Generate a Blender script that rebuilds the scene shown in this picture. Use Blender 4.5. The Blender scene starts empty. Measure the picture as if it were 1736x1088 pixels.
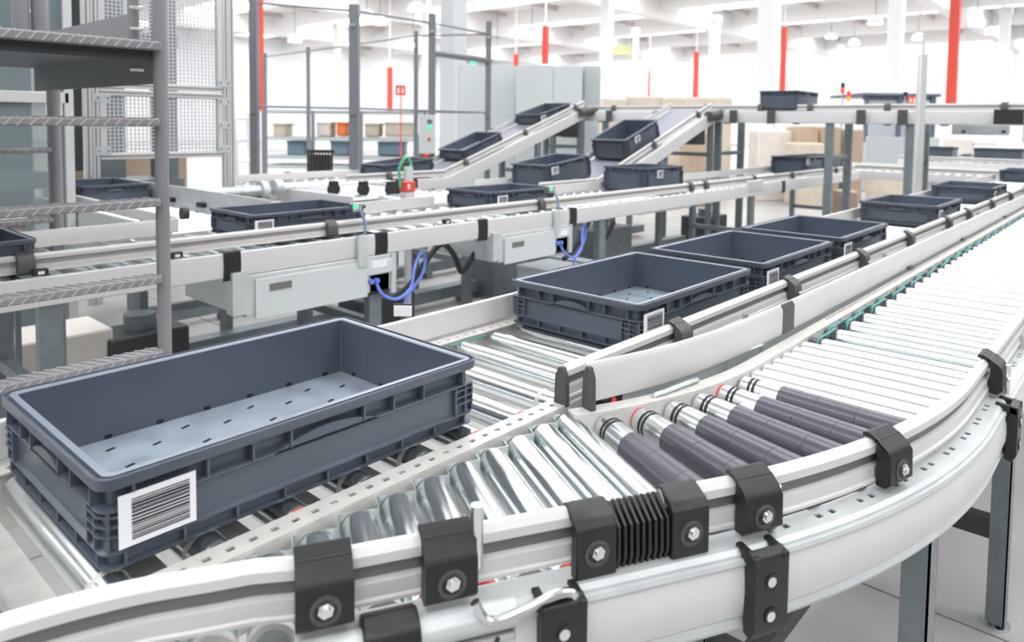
import bpy, math, random
from mathutils import Vector, Matrix
random.seed(4)
S = bpy.context.scene
COL = S.collection
PI = math.pi
LIFT = 0.75          # everything is modelled with z=0 on the roller tops; lifted so the floor is z=0 at the end

# ------------------------------------------------------------------ camera
F_PX, XC, YC, PIT, ROLL, YAW, CAMZ = 1236.179, 891.351, 282.753, .0593894, .0134435, .716928, .5245
_c, _s = math.cos(YAW), math.sin(YAW)
FW = Vector((_c*math.cos(PIT), _s*math.cos(PIT), -math.sin(PIT)))
RT = Vector((_s, -_c, 0)); UP = RT.cross(FW)
R2 = RT*math.cos(ROLL)+UP*math.sin(ROLL); U2 = -RT*math.sin(ROLL)+UP*math.cos(ROLL)
cam = bpy.data.cameras.new('camera'); camo = bpy.data.objects.new('camera', cam); COL.objects.link(camo)
camo.matrix_world = Matrix(((R2.x, U2.x, -FW.x, 0), (R2.y, U2.y, -FW.y, 0), (R2.z, U2.z, -FW.z, CAMZ), (0, 0, 0, 1)))
cam.sensor_width = 36; cam.sensor_fit = 'HORIZONTAL'; cam.lens = F_PX/1736*36
cam.shift_x = (868-XC)/1736; cam.shift_y = (YC-544)/1736
cam.clip_start = .05; cam.clip_end = 300
cam.dof.use_dof = True; cam.dof.focus_distance = 1.35; cam.dof.aperture_fstop = 5.0
S.camera = camo
# ------------------------------------------------------------------ world, exposure
W = bpy.data.worlds.new('world'); S.world = W; W.use_nodes = True
bg = W.node_tree.nodes['Background']; bg.inputs[0].default_value = (.93, .97, 1, 1); bg.inputs[1].default_value = 0.20
S.view_settings.view_transform = 'Standard'; S.view_settings.look = 'None'
S.view_settings.gamma = 1; S.view_settings.use_curve_mapping = False
S.view_settings.exposure = -1.42
SKY_E = 14.0         # daylight coming through the roof lights

# ------------------------------------------------------------------ materials
MATS = {}
def mat(name, col, rough=.5, metal=0., noise=0., nscale=20., bump=0., bscale=60., emit=None, trans=0., alpha=1., stretch=None, rvar=0., coat=0.):
    m = bpy.data.materials.new(name); m.use_nodes = True; MATS[name] = m
    nt = m.node_tree; b = nt.nodes['Principled BSDF']
    b.inputs['Base Color'].default_value = (*col, 1); b.inputs['Roughness'].default_value = rough
    b.inputs['Metallic'].default_value = metal; b.inputs['Alpha'].default_value = alpha
    b.inputs['Transmission Weight'].default_value = trans
    b.inputs['Coat Weight'].default_value = coat
    if emit:
        b.inputs['Emission Color'].default_value = (*emit[0], 1); b.inputs['Emission Strength'].default_value = emit[1]
    if noise or bump or rvar:
        tc = nt.nodes.new('ShaderNodeTexCoord'); mp = nt.nodes.new('ShaderNodeMapping')
        nt.links.new(tc.outputs['Object'], mp.inputs['Vector'])
        if stretch: mp.inputs['Scale'].default_value = stretch
    if noise or rvar:
        n = nt.nodes.new('ShaderNodeTexNoise'); n.inputs['Scale'].default_value = nscale; n.inputs['Detail'].default_value = 5
        nt.links.new(mp.outputs['Vector'], n.inputs['Vector'])
        if noise:
            r = nt.nodes.new('ShaderNodeMapRange'); r.inputs['From Min'].default_value = .3; r.inputs['From Max'].default_value = .7
            r.inputs['To Min'].default_value = 1-noise; r.inputs['To Max'].default_value = 1+noise*.5
            nt.links.new(n.outputs['Fac'], r.inputs['Value'])
            mx = nt.nodes.new('ShaderNodeVectorMath'); mx.operation = 'SCALE'; mx.inputs[0].default_value = col
            nt.links.new(r.outputs['Result'], mx.inputs['Scale']); nt.links.new(mx.outputs['Vector'], b.inputs['Base Color'])
        if rvar:
            r = nt.nodes.new('ShaderNodeMapRange'); r.inputs['To Min'].default_value = max(.02, rough-rvar); r.inputs['To Max'].default_value = rough+rvar
            nt.links.new(n.outputs['Fac'], r.inputs['Value']); nt.links.new(r.outputs['Result'], b.inputs['Roughness'])
    if bump:
        n2 = nt.nodes.new('ShaderNodeTexNoise'); n2.inputs['Scale'].default_value = bscale; n2.inputs['Detail'].default_value = 4
        nt.links.new(mp.outputs['Vector'], n2.inputs['Vector'])
        bp = nt.nodes.new('ShaderNodeBump'); bp.inputs['Strength'].default_value = bump; bp.inputs['Distance'].default_value = .002
        nt.links.new(n2.outputs['Fac'], bp.inputs['Height']); nt.links.new(bp.outputs['Normal'], b.inputs['Normal'])
    return m
mat('white', (.66, .645, .63), .36, 0, .05, 6)
mat('skirt', (.66, .65, .66), .42, 0, .03, 4)
mat('lip', (.66, .64, .61), .42, .15, .10, 30)
mat('galv', (.62, .67, .67), .36, .75, .18, 26, rvar=.12)
mat('galv_light', (.62, .645, .65), .42, .25, .10, 14)
mat('roller', (.78, .82, .83), .22, .95, .06, 9, rvar=.03, stretch=(1, .2, 1))
mat('roller_far', (.70, .74, .75), .27, .95, .06, 14)
mat('steel', (.72, .74, .75), .25, 1.)
mat('sleeve', (.082, .082, .105), .28, 0, .10, 9)
mat('rubber', (.02, .021, .024), .55)
mat('black', (.014, .0145, .017), .42, 0, .1, 30, bump=.15, bscale=500)
mat('clamp_grey', (.075, .072, .072), .5, 0, .1, 30)
mat('groove', (.17, .165, .158), .55)
mat('red', (.72, .06, .04), .45)
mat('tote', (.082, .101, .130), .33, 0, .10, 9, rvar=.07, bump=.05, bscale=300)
mat('tote_rim', (.22, .255, .305), .24, 0, .05, 12, rvar=.04)  # highlight along the rim, painted in as a lighter plastic colour
mat('tote_floor', (.27, .315, .37), .40, 0, .22, 16, rvar=.1)  # light from above painted in: much paler than the tote walls
mat('tote_far', (.068, .088, .112), .5)
mat('hole', (.010, .012, .016), .8)
mat('paper', (.86, .86, .88), .6)
mat('ink', (.02, .02, .025), .6)
mat('teal', (.06, .30, .27), .4)
mat('leg', (.21, .245, .262), .42, .35, .15, 20)
mat('beam_dark', (.045, .05, .055), .45)
mat('ladder', (.26, .255, .27), .42, 0, .06, 12)
mat('ladder_tread', (.43, .42, .42), .5, 0, .10, 50)
mat('ladder_plate', (.14, .15, .16), .45)
mat('alu', (.70, .69, .69), .4, .35)
mat('floor', (.46, .45, .44), .42, 0, .16, 2.2, rvar=.1)
mat('joint', (.13, .13, .13), .8)
mat('wall', (.88, .88, .89), .7)
mat('ceil', (.80, .78, .77), .8)
mat('beam', (.88, .86, .85), .7)
mat('purlin', (.60, .52, .52), .7)
mat('column', (.84, .845, .85), .6)
mat('column_grey', (.58, .61, .63), .55)
mat('redpaint', (.80, .085, .055), .5)
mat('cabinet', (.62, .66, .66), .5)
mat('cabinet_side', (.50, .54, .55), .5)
mat('fencepost', (.20, .21, .235), .45)
mat('card', (.50, .38, .28), .8, 0, .1, 5)
mat('card_pale', (.66, .58, .48), .8, 0, .1, 5)
mat('sack', (.80, .75, .69), .8, 0, .1, 5)
mat('navy', (.12, .14, .20), .45)
mat('violet', (.42, .42, .62), .5)
mat('orange', (.85, .22, .06), .5)
mat('blue_hose', (.16, .24, .75), .35)
mat('green_hose', (.12, .45, .24), .4)
mat('led', (.1, .8, .4), .4, emit=((.05, .9, .45), 2.0))
mat('led_red', (.8, .05, .03), .4, emit=((.9, .05, .03), 1.0))
mat('led_amber', (.9, .4, .03), .4, emit=((.9, .35, .03), .8))
mat('lamp', (1, 1, 1), .4, emit=((1, 1, 1), 12.))
mat('skylight', (1, 1, 1), .5, emit=((.95, .98, 1), SKY_E))
mat('glass_tint', (.24, .30, .31), .10, 0, alpha=.6)
mat('pane', (.80, .84, .86), .1, 0, alpha=.35)
mat('mesh_wire', (.62, .63, .65), .5, .1)
mat('belt', (.27, .27, .32), .5)
mat('groove_pale', (.36, .35, .34), .5)
mat('yellow', (.80, .82, .45), .6)
mat('bluegrey', (.20, .29, .36), .5)

# ------------------------------------------------------------------ mesh builder
class MB:
    def __init__(s): s.v = []; s.f = []
    def add(s, vs, fs):
        n = len(s.v); s.v += [tuple(v) for v in vs]; s.f += [tuple(i+n for i in f) for f in fs]; return s
    def box(s, c, d, rz=0, M=None):
        x, y, z = d[0]/2, d[1]/2, d[2]/2
        vs = [Vector((sx*x, sy*y, sz*z)) for sz in (-1, 1) for sy in (-1, 1) for sx in (-1, 1)]
        if rz: R = Matrix.Rotation(rz, 3, 'Z'); vs = [R@v for v in vs]
        if M: vs = [M@v for v in vs]
        c = Vector(c); return s.add([v+c for v in vs], [(0, 2, 3, 1), (4, 5, 7, 6), (0, 1, 5, 4), (2, 6, 7, 3), (0, 4, 6, 2), (1, 3, 7, 5)])
    def bb(s, x0, x1, y0, y1, z0, z1): return s.box(((x0+x1)/2, (y0+y1)/2, (z0+z1)/2), (x1-x0, y1-y0, z1-z0))
    def cyl(s, p0, p1, r, n=12, r1=None, caps=True):
        p0 = Vector(p0); p1 = Vector(p1); r1 = r if r1 is None else r1
        d = (p1-p0).normalized(); a = d.orthogonal().normalized(); b = d.cross(a)
        vs = []
        for p, rr in ((p0, r), (p1, r1)):
            for i in range(n): t = 2*PI*i/n; vs.append(p+(a*math.cos(t)+b*math.sin(t))*rr)
        fs = [(i, (i+1) % n, n+(i+1) % n, n+i) for i in range(n)]
        if caps: fs += [tuple(range(n-1, -1, -1)), tuple(range(n, 2*n))]
        return s.add(vs, fs)
    def lathe(s, prof, n=20, axis='y', o=(0, 0, 0), caps=True):   # prof [(t, r)]
        vs = []
        for t, r in prof:
            for i in range(n):
                a = 2*PI*i/n; c, d = math.cos(a)*r, math.sin(a)*r
                vs.append({'y': (c, t, -d), 'z': (c, d, t), 'x': (t, c, d)}[axis])
        vs = [Vector(v)+Vector(o) for v in vs]
        m = len(prof); fs = []
        for k in range(m-1):
            for i in range(n):
                j = (i+1) % n; fs.append((k*n+i, k*n+j, (k+1)*n+j, (k+1)*n+i))
        if caps: fs += [tuple(range(n-1, -1, -1)), tuple((m-1)*n+i for i in range(n))]
        return s.add(vs, fs)
    def sweep(s, prof, path, closed=True, side=1, caps=True):   # prof [(u outward right of travel, v up)]
        P = [Vector(p) for p in path]; n = len(P); k = len(prof); vs = []
        for i in range(n):
            a = P[max(0, i-1)]; b = P[min(n-1, i+1)]; t = (b-a); t.z = 0; t.normalize()
            nr = Vector((t.y, -t.x, 0))*side
            if 0 < i < n-1:
                t1 = (P[i]-P[i-1]); t1.z = 0; t1.normalize(); c = max(.5, t1.dot(t)); nr = nr/c
            for u, v in prof: vs.append(P[i]+nr*u+Vector((0, 0, v)))
        fs = []
        kk = k if closed else k-1
        for i in range(n-1):
            for j in range(kk):
                q = (i*k+j, i*k+(j+1) % k, (i+1)*k+(j+1) % k, (i+1)*k+j); fs.append(q)
        if caps and closed: fs += [tuple(range(k-1, -1, -1)), tuple((n-1)*k+j for j in range(k))]
        return s.add(vs, fs)
    def tube(s, path, r, n=8):
        P = [Vector(p) for p in path]; vs = []; m = len(P); a = None
        for i in range(m):
            t = (P[min(m-1, i+1)]-P[max(0, i-1)]).normalized()
            a = t.orthogonal().normalized() if a is None else (a-t*a.dot(t)).normalized()
            b = t.cross(a)
            for j in range(n): g = 2*PI*j/n; vs.append(P[i]+(a*math.cos(g)+b*math.sin(g))*r)
        fs = [(i*n+j, i*n+(j+1) % n, (i+1)*n+(j+1) % n, (i+1)*n+j) for i in range(m-1) for j in range(n)]
        fs += [tuple(range(n-1, -1, -1)), tuple((m-1)*n+j for j in range(n))]
        return s.add(vs, fs)
    def prism(s, poly, p0, ex, ey, ez, depth):   # poly in (ex,ey) plane, extruded along ez both ways
        p0 = Vector(p0); ex = Vector(ex); ey = Vector(ey); ez = Vector(ez); k = len(poly)
        vs = [p0+ex*a+ey*b-ez*depth/2 for a, b in poly]+[p0+ex*a+ey*b+ez*depth/2 for a, b in poly]
        return s.add(vs, [tuple(range(k-1, -1, -1)), tuple(range(k, 2*k))]+[(i, (i+1) % k, k+(i+1) % k, k+i) for i in range(k)])
    def mesh(s, name, m, smooth=True):
        import bmesh
        me = bpy.data.meshes.new(name); me.from_pydata(s.v, [], s.f); me.update()
        bm = bmesh.new(); bm.from_mesh(me); bmesh.ops.recalc_face_normals(bm, faces=bm.faces); bm.to_mesh(me); bm.free()
        me.materials.append(MATS[m])
        if smooth:
            me.polygons.foreach_set('use_smooth', [True]*len(me.polygons)); me.set_sharp_from_angle(angle=math.radians(35))
        return me
def split(mb):
    """far-apart pieces of a builder as builders of their own"""
    n = len(mb.v); par = list(range(n))
    def find(i):
        while par[i] != i: par[i] = par[par[i]]; i = par[i]
        return i
    for f in mb.f:
        a = find(f[0])
        for j in f[1:]: par[find(j)] = a
    isl = {}
    for i in range(n): isl.setdefault(find(i), []).append(i)
    keys = list(isl); k = len(keys)
    if k == 1 or k > 400: return [mb]
    bx = []
    for q in keys:
        c = [mb.v[i] for i in isl[q]]; bx.append((tuple(min(v[a] for v in c) for a in range(3)), tuple(max(v[a] for v in c) for a in range(3))))
    sz = [max(h[a]-l[a] for a in range(3)) for l, h in bx]; p2 = list(range(k))
    def f2(i):
        while p2[i] != i: p2[i] = p2[p2[i]]; i = p2[i]
        return i
    for i in range(k):
        for j in range(i+1, k):
            g = math.sqrt(sum(max(0, bx[i][0][a]-bx[j][1][a], bx[j][0][a]-bx[i][1][a])**2 for a in range(3)))
            if g <= max(.0199, .499*max(sz[i], sz[j])): p2[f2(i)] = f2(j)
    grp = {}
    for i in range(k): grp.setdefault(f2(i), []).append(keys[i])
    if len(grp) == 1: return [mb]
    out = []
    for g in grp.values():
        s_ = set(g); m = MB(); mp = {}
        for q in g:
            for i in isl[q]: mp[i] = len(m.v); m.v.append(mb.v[i])
        m.f = [tuple(mp[i] for i in f) for f in mb.f if find(f[0]) in s_]; out.append(m)
    return out
def link(name, me, parent=None, loc=None, rz=0, world=True):
    o = bpy.data.objects.new(name, me); COL.objects.link(o); o.parent = parent
    if loc is not None: o.location = loc
    elif parent is not None and world:      # geometry given in world coordinates, parents are unrotated
        off = Vector(); p = parent
        while p: off += p.location; p = p.parent
        o.location = -off
    if rz: o.rotation_euler.z = rz
    return o
def part(name, mb, m, parent, bevel=0, smooth=True, stuff=False, **k):
    if not stuff:
        ps = split(mb)
        if len(ps) > 1:
            for q in ps[1:]: part(name, q, m, parent, bevel, smooth, **k)
            mb = ps[0]
    o = link(name, mb.mesh(name, m, smooth), parent, **k)
    if bevel:
        md = o.modifiers.new('bevel', 'BEVEL'); md.width = bevel; md.segments = 2; md.limit_method = 'ANGLE'
    if stuff: o['kind'] = 'stuff'
    return o
def tag(o, label, cat, group=None, kind=None):
    if label: o['label'] = label
    if cat: o['category'] = cat
    if group: o['group'] = group
    if kind: o['kind'] = kind
    return o
def thing(name, label, cat, loc=(0, 0, 0), rz=0, group=None):
    o = bpy.data.objects.new(name, None); COL.objects.link(o); o.location = loc; o.rotation_euler.z = rz
    return tag(o, label, cat, group)
def at(px, py, d):   # point seen at a photo pixel at view depth d (metres)
    r = FW+R2*(px-XC)/F_PX+U2*(YC-py)/F_PX
    return r*d+Vector((0, 0, CAMZ))
class Path:
    def __init__(s, pts):
        s.p = [Vector((*p, 0)) if len(p) == 2 else Vector(p) for p in pts]; s.s = [0]
        for a, b in zip(s.p, s.p[1:]): s.s.append(s.s[-1]+(b-a).length)
        s.L = s.s[-1]
    def pt(s, t):
        t = min(max(t, 0), s.L)
        for i in range(len(s.p)-1):
            if t <= s.s[i+1]+1e-9:
                return s.p[i].lerp(s.p[i+1], (t-s.s[i])/max(1e-9, s.s[i+1]-s.s[i]))
        return s.p[-1].copy()
    def tan(s, t):
        d = s.pt(min(s.L, t+.004))-s.pt(max(0, t-.004)); return d.normalized()
    def sub(s, a, b):
        return [s.pt(a)]+[p for p, t in zip(s.p, s.s) if a+1e-6 < t < b-1e-6]+[s.pt(b)]
    def near(s, x, y):
        return min(range(int(s.L/.004)+1), key=lambda i: (s.pt(i*.004)-Vector((x, y, s.pt(i*.004).z))).length)*.004
def off(pts, d):     # offset a 2-D path to the right of travel
    P = [Vector((p[0], p[1], 0)) for p in pts]; o = []
    for i in range(len(P)):
        t = (P[min(len(P)-1, i+1)]-P[max(0, i-1)]).normalized(); o.append((P[i].x+t.y*d, P[i].y-t.x*d))
    return o
def arc(cx, cy, r, a0, a1, n):
    return [(cx+r*math.cos(math.radians(a0+(a1-a0)*i/n)), cy+r*math.sin(math.radians(a0+(a1-a0)*i/n))) for i in range(n+1)]
def smooth_path(pts, n=6):
    P = [Vector((*p, 0)) if len(p) == 2 else Vector(p) for p in pts]; o = []
    for i in range(len(P)-1):
        a, b, c, d = P[max(0, i-1)], P[i], P[i+1], P[min(len(P)-1, i+2)]
        for k in range(n):
            t = k/n; o.append(.5*((2*b)+(c-a)*t+(2*a-5*b+4*c-d)*t*t+(3*b-a-3*c+d)*t**3))
    o.append(P[-1]); return o

# guide rail extrusion, v=0 at its underside; u grows to the slotted (outer) side
GUIDE = [(0, -.006), (.019, -.006), (.019, -.002), (.016, .0), (.016, .016), (.007, .0185), (.007, .0335), (.016, .036), (.016, .047), (.009, .055), (.002, .055), (0, .052)]
GROOVE = [(.0071, .0187), (.0080, .0187), (.0080, .0333), (.0071, .0333)]
def guide(parent, path, z, side, name='guide_rail', m='white'):
    p3 = [(p[0], p[1], z) for p in path]
    o = part(name, MB().sweep(GUIDE, p3, side=side), m, parent)
    part('slot_insert', MB().sweep(GROOVE, p3, side=side), 'groove', o)
    return o
# clamp: x along the rail, +y outward
CL = [(-.003, .044), (-.003, .060), (.005, .064), (.034, .047), (.041, .037), (.042, -.002), (.034, -.010), (.018, -.010), (.018, .0), (.0225, .0), (.0225, .0555), (.001, .0562)]
def clamp_mesh(w=.058):
    b = MB()
    ex, ey, ez = (0, 1, 0), (0, 0, 1), (1, 0, 0)
    b.prism([(-.003, .0565), (-.003, .061), (.005, .064), (.034, .047), (.041, .037), (.042, -.002), (.034, -.010), (.0195, -.010), (.0195, .0565)], (0, 0, 0), ex, ey, ez, w)
    return b
ME = {}
ME['clamp'] = clamp_mesh().mesh('clamp_body', 'black'); ME['clamp_grey'] = clamp_mesh(.05).mesh('clamp_body', 'clamp_grey')
b = MB(); b.cyl((0, .0405, .016), (0, .047, .016), .0085, 6); b.cyl((0, .047, .016), (0, .050, .016), .005, 10); ME['bolt'] = b.mesh('bolt', 'steel')
b = MB(); b.lathe([(.0405, .016), (.0428, .016), (.0428, .012), (.0415, .011)], 18, 'y', (0, 0, .0135)); ME['recess'] = b.mesh('bolt_recess', 'clamp_grey')
def clamp(parent, pt, tan, z, side, key='clamp', detail=True):
    # outward = right of travel * side
    ang = math.atan2(tan.y, tan.x)
    rz = ang if side < 0 else ang+PI
    base = Vector((0, 0, 0)); p = parent
    while p: base += p.location; p = p.parent
    c = link('clamp', ME[key], parent, loc=Vector((pt.x, pt.y, z))-base, rz=rz)
    if detail:
        link('bolt_recess', ME['recess'], c, loc=(0, 0, 0)); link('bolt', ME['bolt'], c, loc=(0, 0, 0))
    return c
def perforated(b, path, u0, u1, h0, h1, holes, z, th, side=1):
    P = Path(path) if not isinstance(path, Path) else path
    def seg(ua, ub, a, c):
        b.sweep([(ua, -th), (ub, -th), (ub, 0), (ua, 0)], [(p.x, p.y, z) for p in P.sub(a, c)], side=side)
    seg(u0, h0, 0, P.L); seg(h1, u1, 0, P.L)
    t = 0
    for a, c in holes:
        if a > t: seg(h0, h1, t, a)
        t = c
    seg(h0, h1, t, P.L)

# ================================================================== setting
fl = part('floor', MB().bb(-14, 46, -14, 42, -.85, -.754), 'joint', None); tag(fl, 'pale polished concrete floor of the hall', None, kind='structure')
fl.name = 'floor'
xs = [-14, -7.9, -3.9, .1, 2.118, 4.1, 6.1, 8.1, 12.1, 20, 30, 46]; ys = [-14, -6, -2, 2.4, 6.4, 10.4, 16, 26, 42]
for x0, x1 in zip(xs, xs[1:]):
    for y0, y1 in zip(ys, ys[1:]):
        part('floor_slab', MB().bb(x0+.004, x1-.004, y0+.004, y1-.004, -.80, -.75), 'floor', fl)
CZ = 5.6
ce = part('ceiling', MB().bb(-14, 46, -14, 42, CZ, CZ+.2), 'ceil', None); tag(ce, 'white roof of the hall with beams and roof lights', None, kind='structure')
for x in range(-11, 46, 6):
    part('roof_beam', MB().bb(x-.18, x+.18, -14, 42, CZ-.62, CZ), 'beam', ce)
    for sg in (1,):
        part('roof_light', MB().bb(x+1.6, x+3.9, -13, 41, CZ-.05, CZ-.004), 'skylight', ce)
        part('light_kerb', MB().bb(x+1.45, x+1.6, -13, 41, CZ-.16, CZ).bb(x+3.9, x+4.05, -13, 41, CZ-.16, CZ), 'beam', ce)
for y in range(-12, 42, 9):
    part('roof_girder', MB().bb(-14, 46, y-.2, y+.2, CZ-.95, CZ-.05), 'beam', ce)
for y in range(-10, 42, 3):
    part('purlin', MB().bb(-14, 46, y-.05, y+.05, CZ-.2, CZ), 'purlin', ce)
wr = part('wall_right', MB().bb(46, 46.3, -14, 42, -.75, CZ), 'wall', None); tag(wr, 'plain white end wall of the hall', None, kind='structure')
wb = part('wall_back', MB().bb(-14, 46, 42, 42.3, -.75, CZ), 'wall', None); tag(wb, 'plain white back wall of the hall', None, kind='structure')
for i in range(14):
    part('wall_panel', MB().bb(45.93, 46, -13.9+4*i, -10.1+4*i, -.7, CZ-1.2), 'wall', wr)
    part('wall_panel', MB().bb(-13.9+4*i, -10.1+4*i, 41.93, 42, -.7, CZ-1.2), 'wall', wb)

# ================================================================== totes
def ring(L, Wd, d, z, r, n=5):
    l, w = L/2-d, Wd/2-d; r = max(.004, r-d); o = []
    for cx, cy, a0 in ((l-r, w-r, 0), (-l+r, w-r, 90), (-l+r, -w+r, 180), (l-r, -w+r, 270)):
        for i in range(n):
            a = math.radians(a0+90*i/(n-1)); o.append((cx+r*math.cos(a), cy+r*math.sin(a), z))
    return o
def loft(b, L, Wd, prof, r, capend=True, capstart=True):
    n0 = len(b.v); k = 20
    for d, z in prof: b.v += ring(L, Wd, d, z, r)
    for i in range(len(prof)-1):
        for j in range(k): b.f.append((n0+i*k+j, n0+i*k+(j+1) % k, n0+(i+1)*k+(j+1) % k, n0+(i+1)*k+j))
    if capstart: b.f.append(tuple(n0+j for j in range(k-1, -1, -1)))
    if capend: b.f.append(tuple(n0+(len(prof)-1)*k+j for j in range(k)))
TL, TW = .6, .4
def build_tote(h, key):
    mid = h-.042
    b = MB()
    loft(b, TL, TW, [(.028, 0), (.026, .009), (.007, .009), (.006, .012), (.016, .0125), (.016, .0265), (.006, .027), (.005, .030), (.011, .0335), (.0105, mid-.004), (.004, mid), (.004, mid+.0035), (.016, mid+.004), (.016, h-.0145), (.001, h-.0145), (0, h-.013), (0, h-.001), (.001, h),
                     (.0025, h), (.0035, h-.004), (.0085, h-.0045), (.0095, h-.001), (.0175, h-.001), (.0195, h-.003), (.0215, .012)], .022, capend=False)
    ME[key+'body'] = b.mesh('tote_body', 'tote')
    b = MB(); loft(b, TL, TW, [(.0092, h-.0008), (.0095, h-.0003), (.0177, h-.0003), (.0192, h-.0022)], .022, False, False)  # thin shell over the rim that carries the painted highlight
    ME[key+'rim'] = b.mesh('rim_highlight', 'tote_rim')
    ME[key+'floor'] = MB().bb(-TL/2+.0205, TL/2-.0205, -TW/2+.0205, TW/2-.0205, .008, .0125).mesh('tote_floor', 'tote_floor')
    def sides():
        for sx, sy, ln in ((0, -1, TL), (0, 1, TL), (-1, 0, TW), (1, 0, TW)): yield sx, sy, ln
    r = MB()
    def place(sx, sy, t, w, dep0, dep1, z0, z1):
        if sy: r.bb(t-w/2, t+w/2, min(sy*(TW/2-dep0), sy*(TW/2-dep1)), max(sy*(TW/2-dep0), sy*(TW/2-dep1)), z0, z1)
        else: r.bb(min(sx*(TL/2-dep0), sx*(TL/2-dep1)), max(sx*(TL/2-dep0), sx*(TL/2-dep1)), t-w/2, t+w/2, z0, z1)
    for sx, sy, ln in sides():
        ups = (-.262, -.175, -.115, -.06, .06, .115, .175, .262) if ln == TL else (-.165, -.10, -.055, .055, .10, .165)
        for t in ups: place(sx, sy, t, .003, .002, .017, mid+.003, h-.014)
        lows = [-.27+.0675*i for i in range(9)] if ln == TL else [-.17+.068*i for i in range(6)]
        for t in lows: place(sx, sy, t, .003, .0065, .018, .011, .028)
    ME[key+'rib'] = r.mesh('side_ribs', 'tote', False)
    # corner ladders: three vertical fins and horizontal ribs on each corner
    r2 = MB()
    for cx in (-1, 1):
        for cy in (-1, 1):
            for z in [.048+(mid-.055)*k/2 for k in range(3)]:
                q = [(TL/2-.0035, TW/2-.055), (TL/2-.0035, TW/2-.020), (TL/2-.010, TW/2-.010), (TL/2-.020, TW/2-.0035), (TL/2-.055, TW/2-.0035), (TL/2-.055, TW/2-.014), (TL/2-.022, TW/2-.016), (TL/2-.014, TW/2-.055)]
                q = [(cx*a, cy*c_) for a, c_ in q]
                k = len(q); n0 = len(r2.v)
                r2.v += [(a, c_, z) for a, c_ in q]+[(a, c_, z+.0025) for a, c_ in q]
                r2.f += [tuple(n0+i for i in range(k)), tuple(n0+k+i for i in range(k))]+[(n0+i, n0+(i+1) % k, n0+k+(i+1) % k, n0+k+i) for i in range(k)]
            for fx, fy in ((TL/2-.052, TW/2-.009), (TL/2-.030, TW/2-.009), (TL/2-.009, TW/2-.052), (TL/2-.009, TW/2-.030), (TL/2-.012, TW/2-.012)):
                r2.box((cx*fx, cy*fy, (.032+mid)/2), (.003 if fy > TW/2-.02 else .010, .010 if fy > TW/2-.02 else .003, mid-.032))
    ME[key+'corner'] = [q.mesh('corner_ribs', 'tote', False) for q in split(r2)]
    # arched grip lips on all four sides
    g = MB()
    for sx, sy, ln in sides():
        hw = .085 if ln == TL else .06
        pts = []
        for i in range(13):
            t = -1+2*i/12; z = mid+.0015+.016*(1-t*t)
            pts.append((t*hw, z))
        for (t0, z0), (t1, z1) in zip(pts, pts[1:]):
            if sy: vs = [(t0, sy*(TW/2-.004), z0), (t1, sy*(TW/2-.004), z1), (t1, sy*(TW/2-.017), z1), (t0, sy*(TW/2-.017), z0), (t0, sy*(TW/2-.004), mid), (t1, sy*(TW/2-.004), mid)]
            else: vs = [(sx*(TL/2-.004), t0, z0), (sx*(TL/2-.004), t1, z1), (sx*(TL/2-.017), t1, z1), (sx*(TL/2-.017), t0, z0), (sx*(TL/2-.004), t0, mid), (sx*(TL/2-.004), t1, mid)]
            g.add(vs, [(0, 1, 2, 3), (4, 5, 1, 0)])
    ME[key+'grip'] = [q.mesh('grip_lip', 'tote', False) for q in split(g)]
    # drain slots in floor and wall feet: plates coloured dark for the shade inside
    s = MB()
    for i in range(9):
        for j in range(4):
            s.box((-.23+.0575*i, -.115+.077*j+(.018 if i % 2 else -.012), .0128), (.014, .005, .0012), .35)
    for i in range(7):
        for sy in (-1, 1): s.box((-.24+.08*i, sy*(TW/2-.0215), .0165), (.010, .003, .006))
    for i in range(4):
        for sx in (-1, 1): s.box((sx*(TL/2-.0215), -.135+.09*i, .0165), (.003, .010, .006))
    ME[key+'slots'] = s.mesh('drain_slots', 'hole', False)
build_tote(.12, 's'); build_tote(.20, 't')
lb = MB().box((0, 0, 0), (.088, .0016, .062)); ME['label'] = lb.mesh('barcode_label', 'paper', False)
lb = MB(); z = -.024
rr = random.Random(2)
while z < .024:
    w = rr.choice((.0007, .0011, .0018, .0025)); lb.box((.003, -.0011, z+w/2), (.066, .0008, w)); z += w+rr.choice((.0009, .0014, .002))
ME['bars'] = lb.mesh('barcode_bars', 'ink', False)
def tote(label, x, y, z=0, key='s', rz=0, tilt=0, lab=True, group='grey plastic totes on the conveyors', labx=-.235, full=True):
    """near left corner at (x, y); long side along the conveyor"""
    h = .12 if key == 's' else .2
    c = Vector((TL/2, TW/2, 0)); c.rotate(Matrix.Rotation(-tilt, 3, 'Y')); c.rotate(Matrix.Rotation(rz, 3, 'Z'))
    o = thing('tote', label, 'tote', (x+c.x, y+c.y, z+c.z), 0, group); o.rotation_euler = (0, -tilt, rz)
    for nm, k in (('tote_body', 'body'), ('tote_floor', 'floor'), ('rim_highlight', 'rim'), ('side_ribs', 'rib'), ('corner_rib', 'corner'), ('grip_lip', 'grip'), ('drain_slots', 'slots')):
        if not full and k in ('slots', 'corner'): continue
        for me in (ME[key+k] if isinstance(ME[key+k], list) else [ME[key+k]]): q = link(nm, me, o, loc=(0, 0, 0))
        if k in ('rib', 'slots'): q['kind'] = 'stuff'
        if k == 'floor': q['label'] = 'scuffed inner floor, light from above painted in as pale blue-grey'
    if lab:
        l = link('barcode_label', ME['label'], o, loc=(labx, -TW/2+.0025, h-.055)); link('barcode_bars', ME['bars'], l, loc=(0, 0, 0))['kind'] = 'stuff'
    return o
tote('large grey tote in the foreground with barcode at its left corner', .283, .868)
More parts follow.
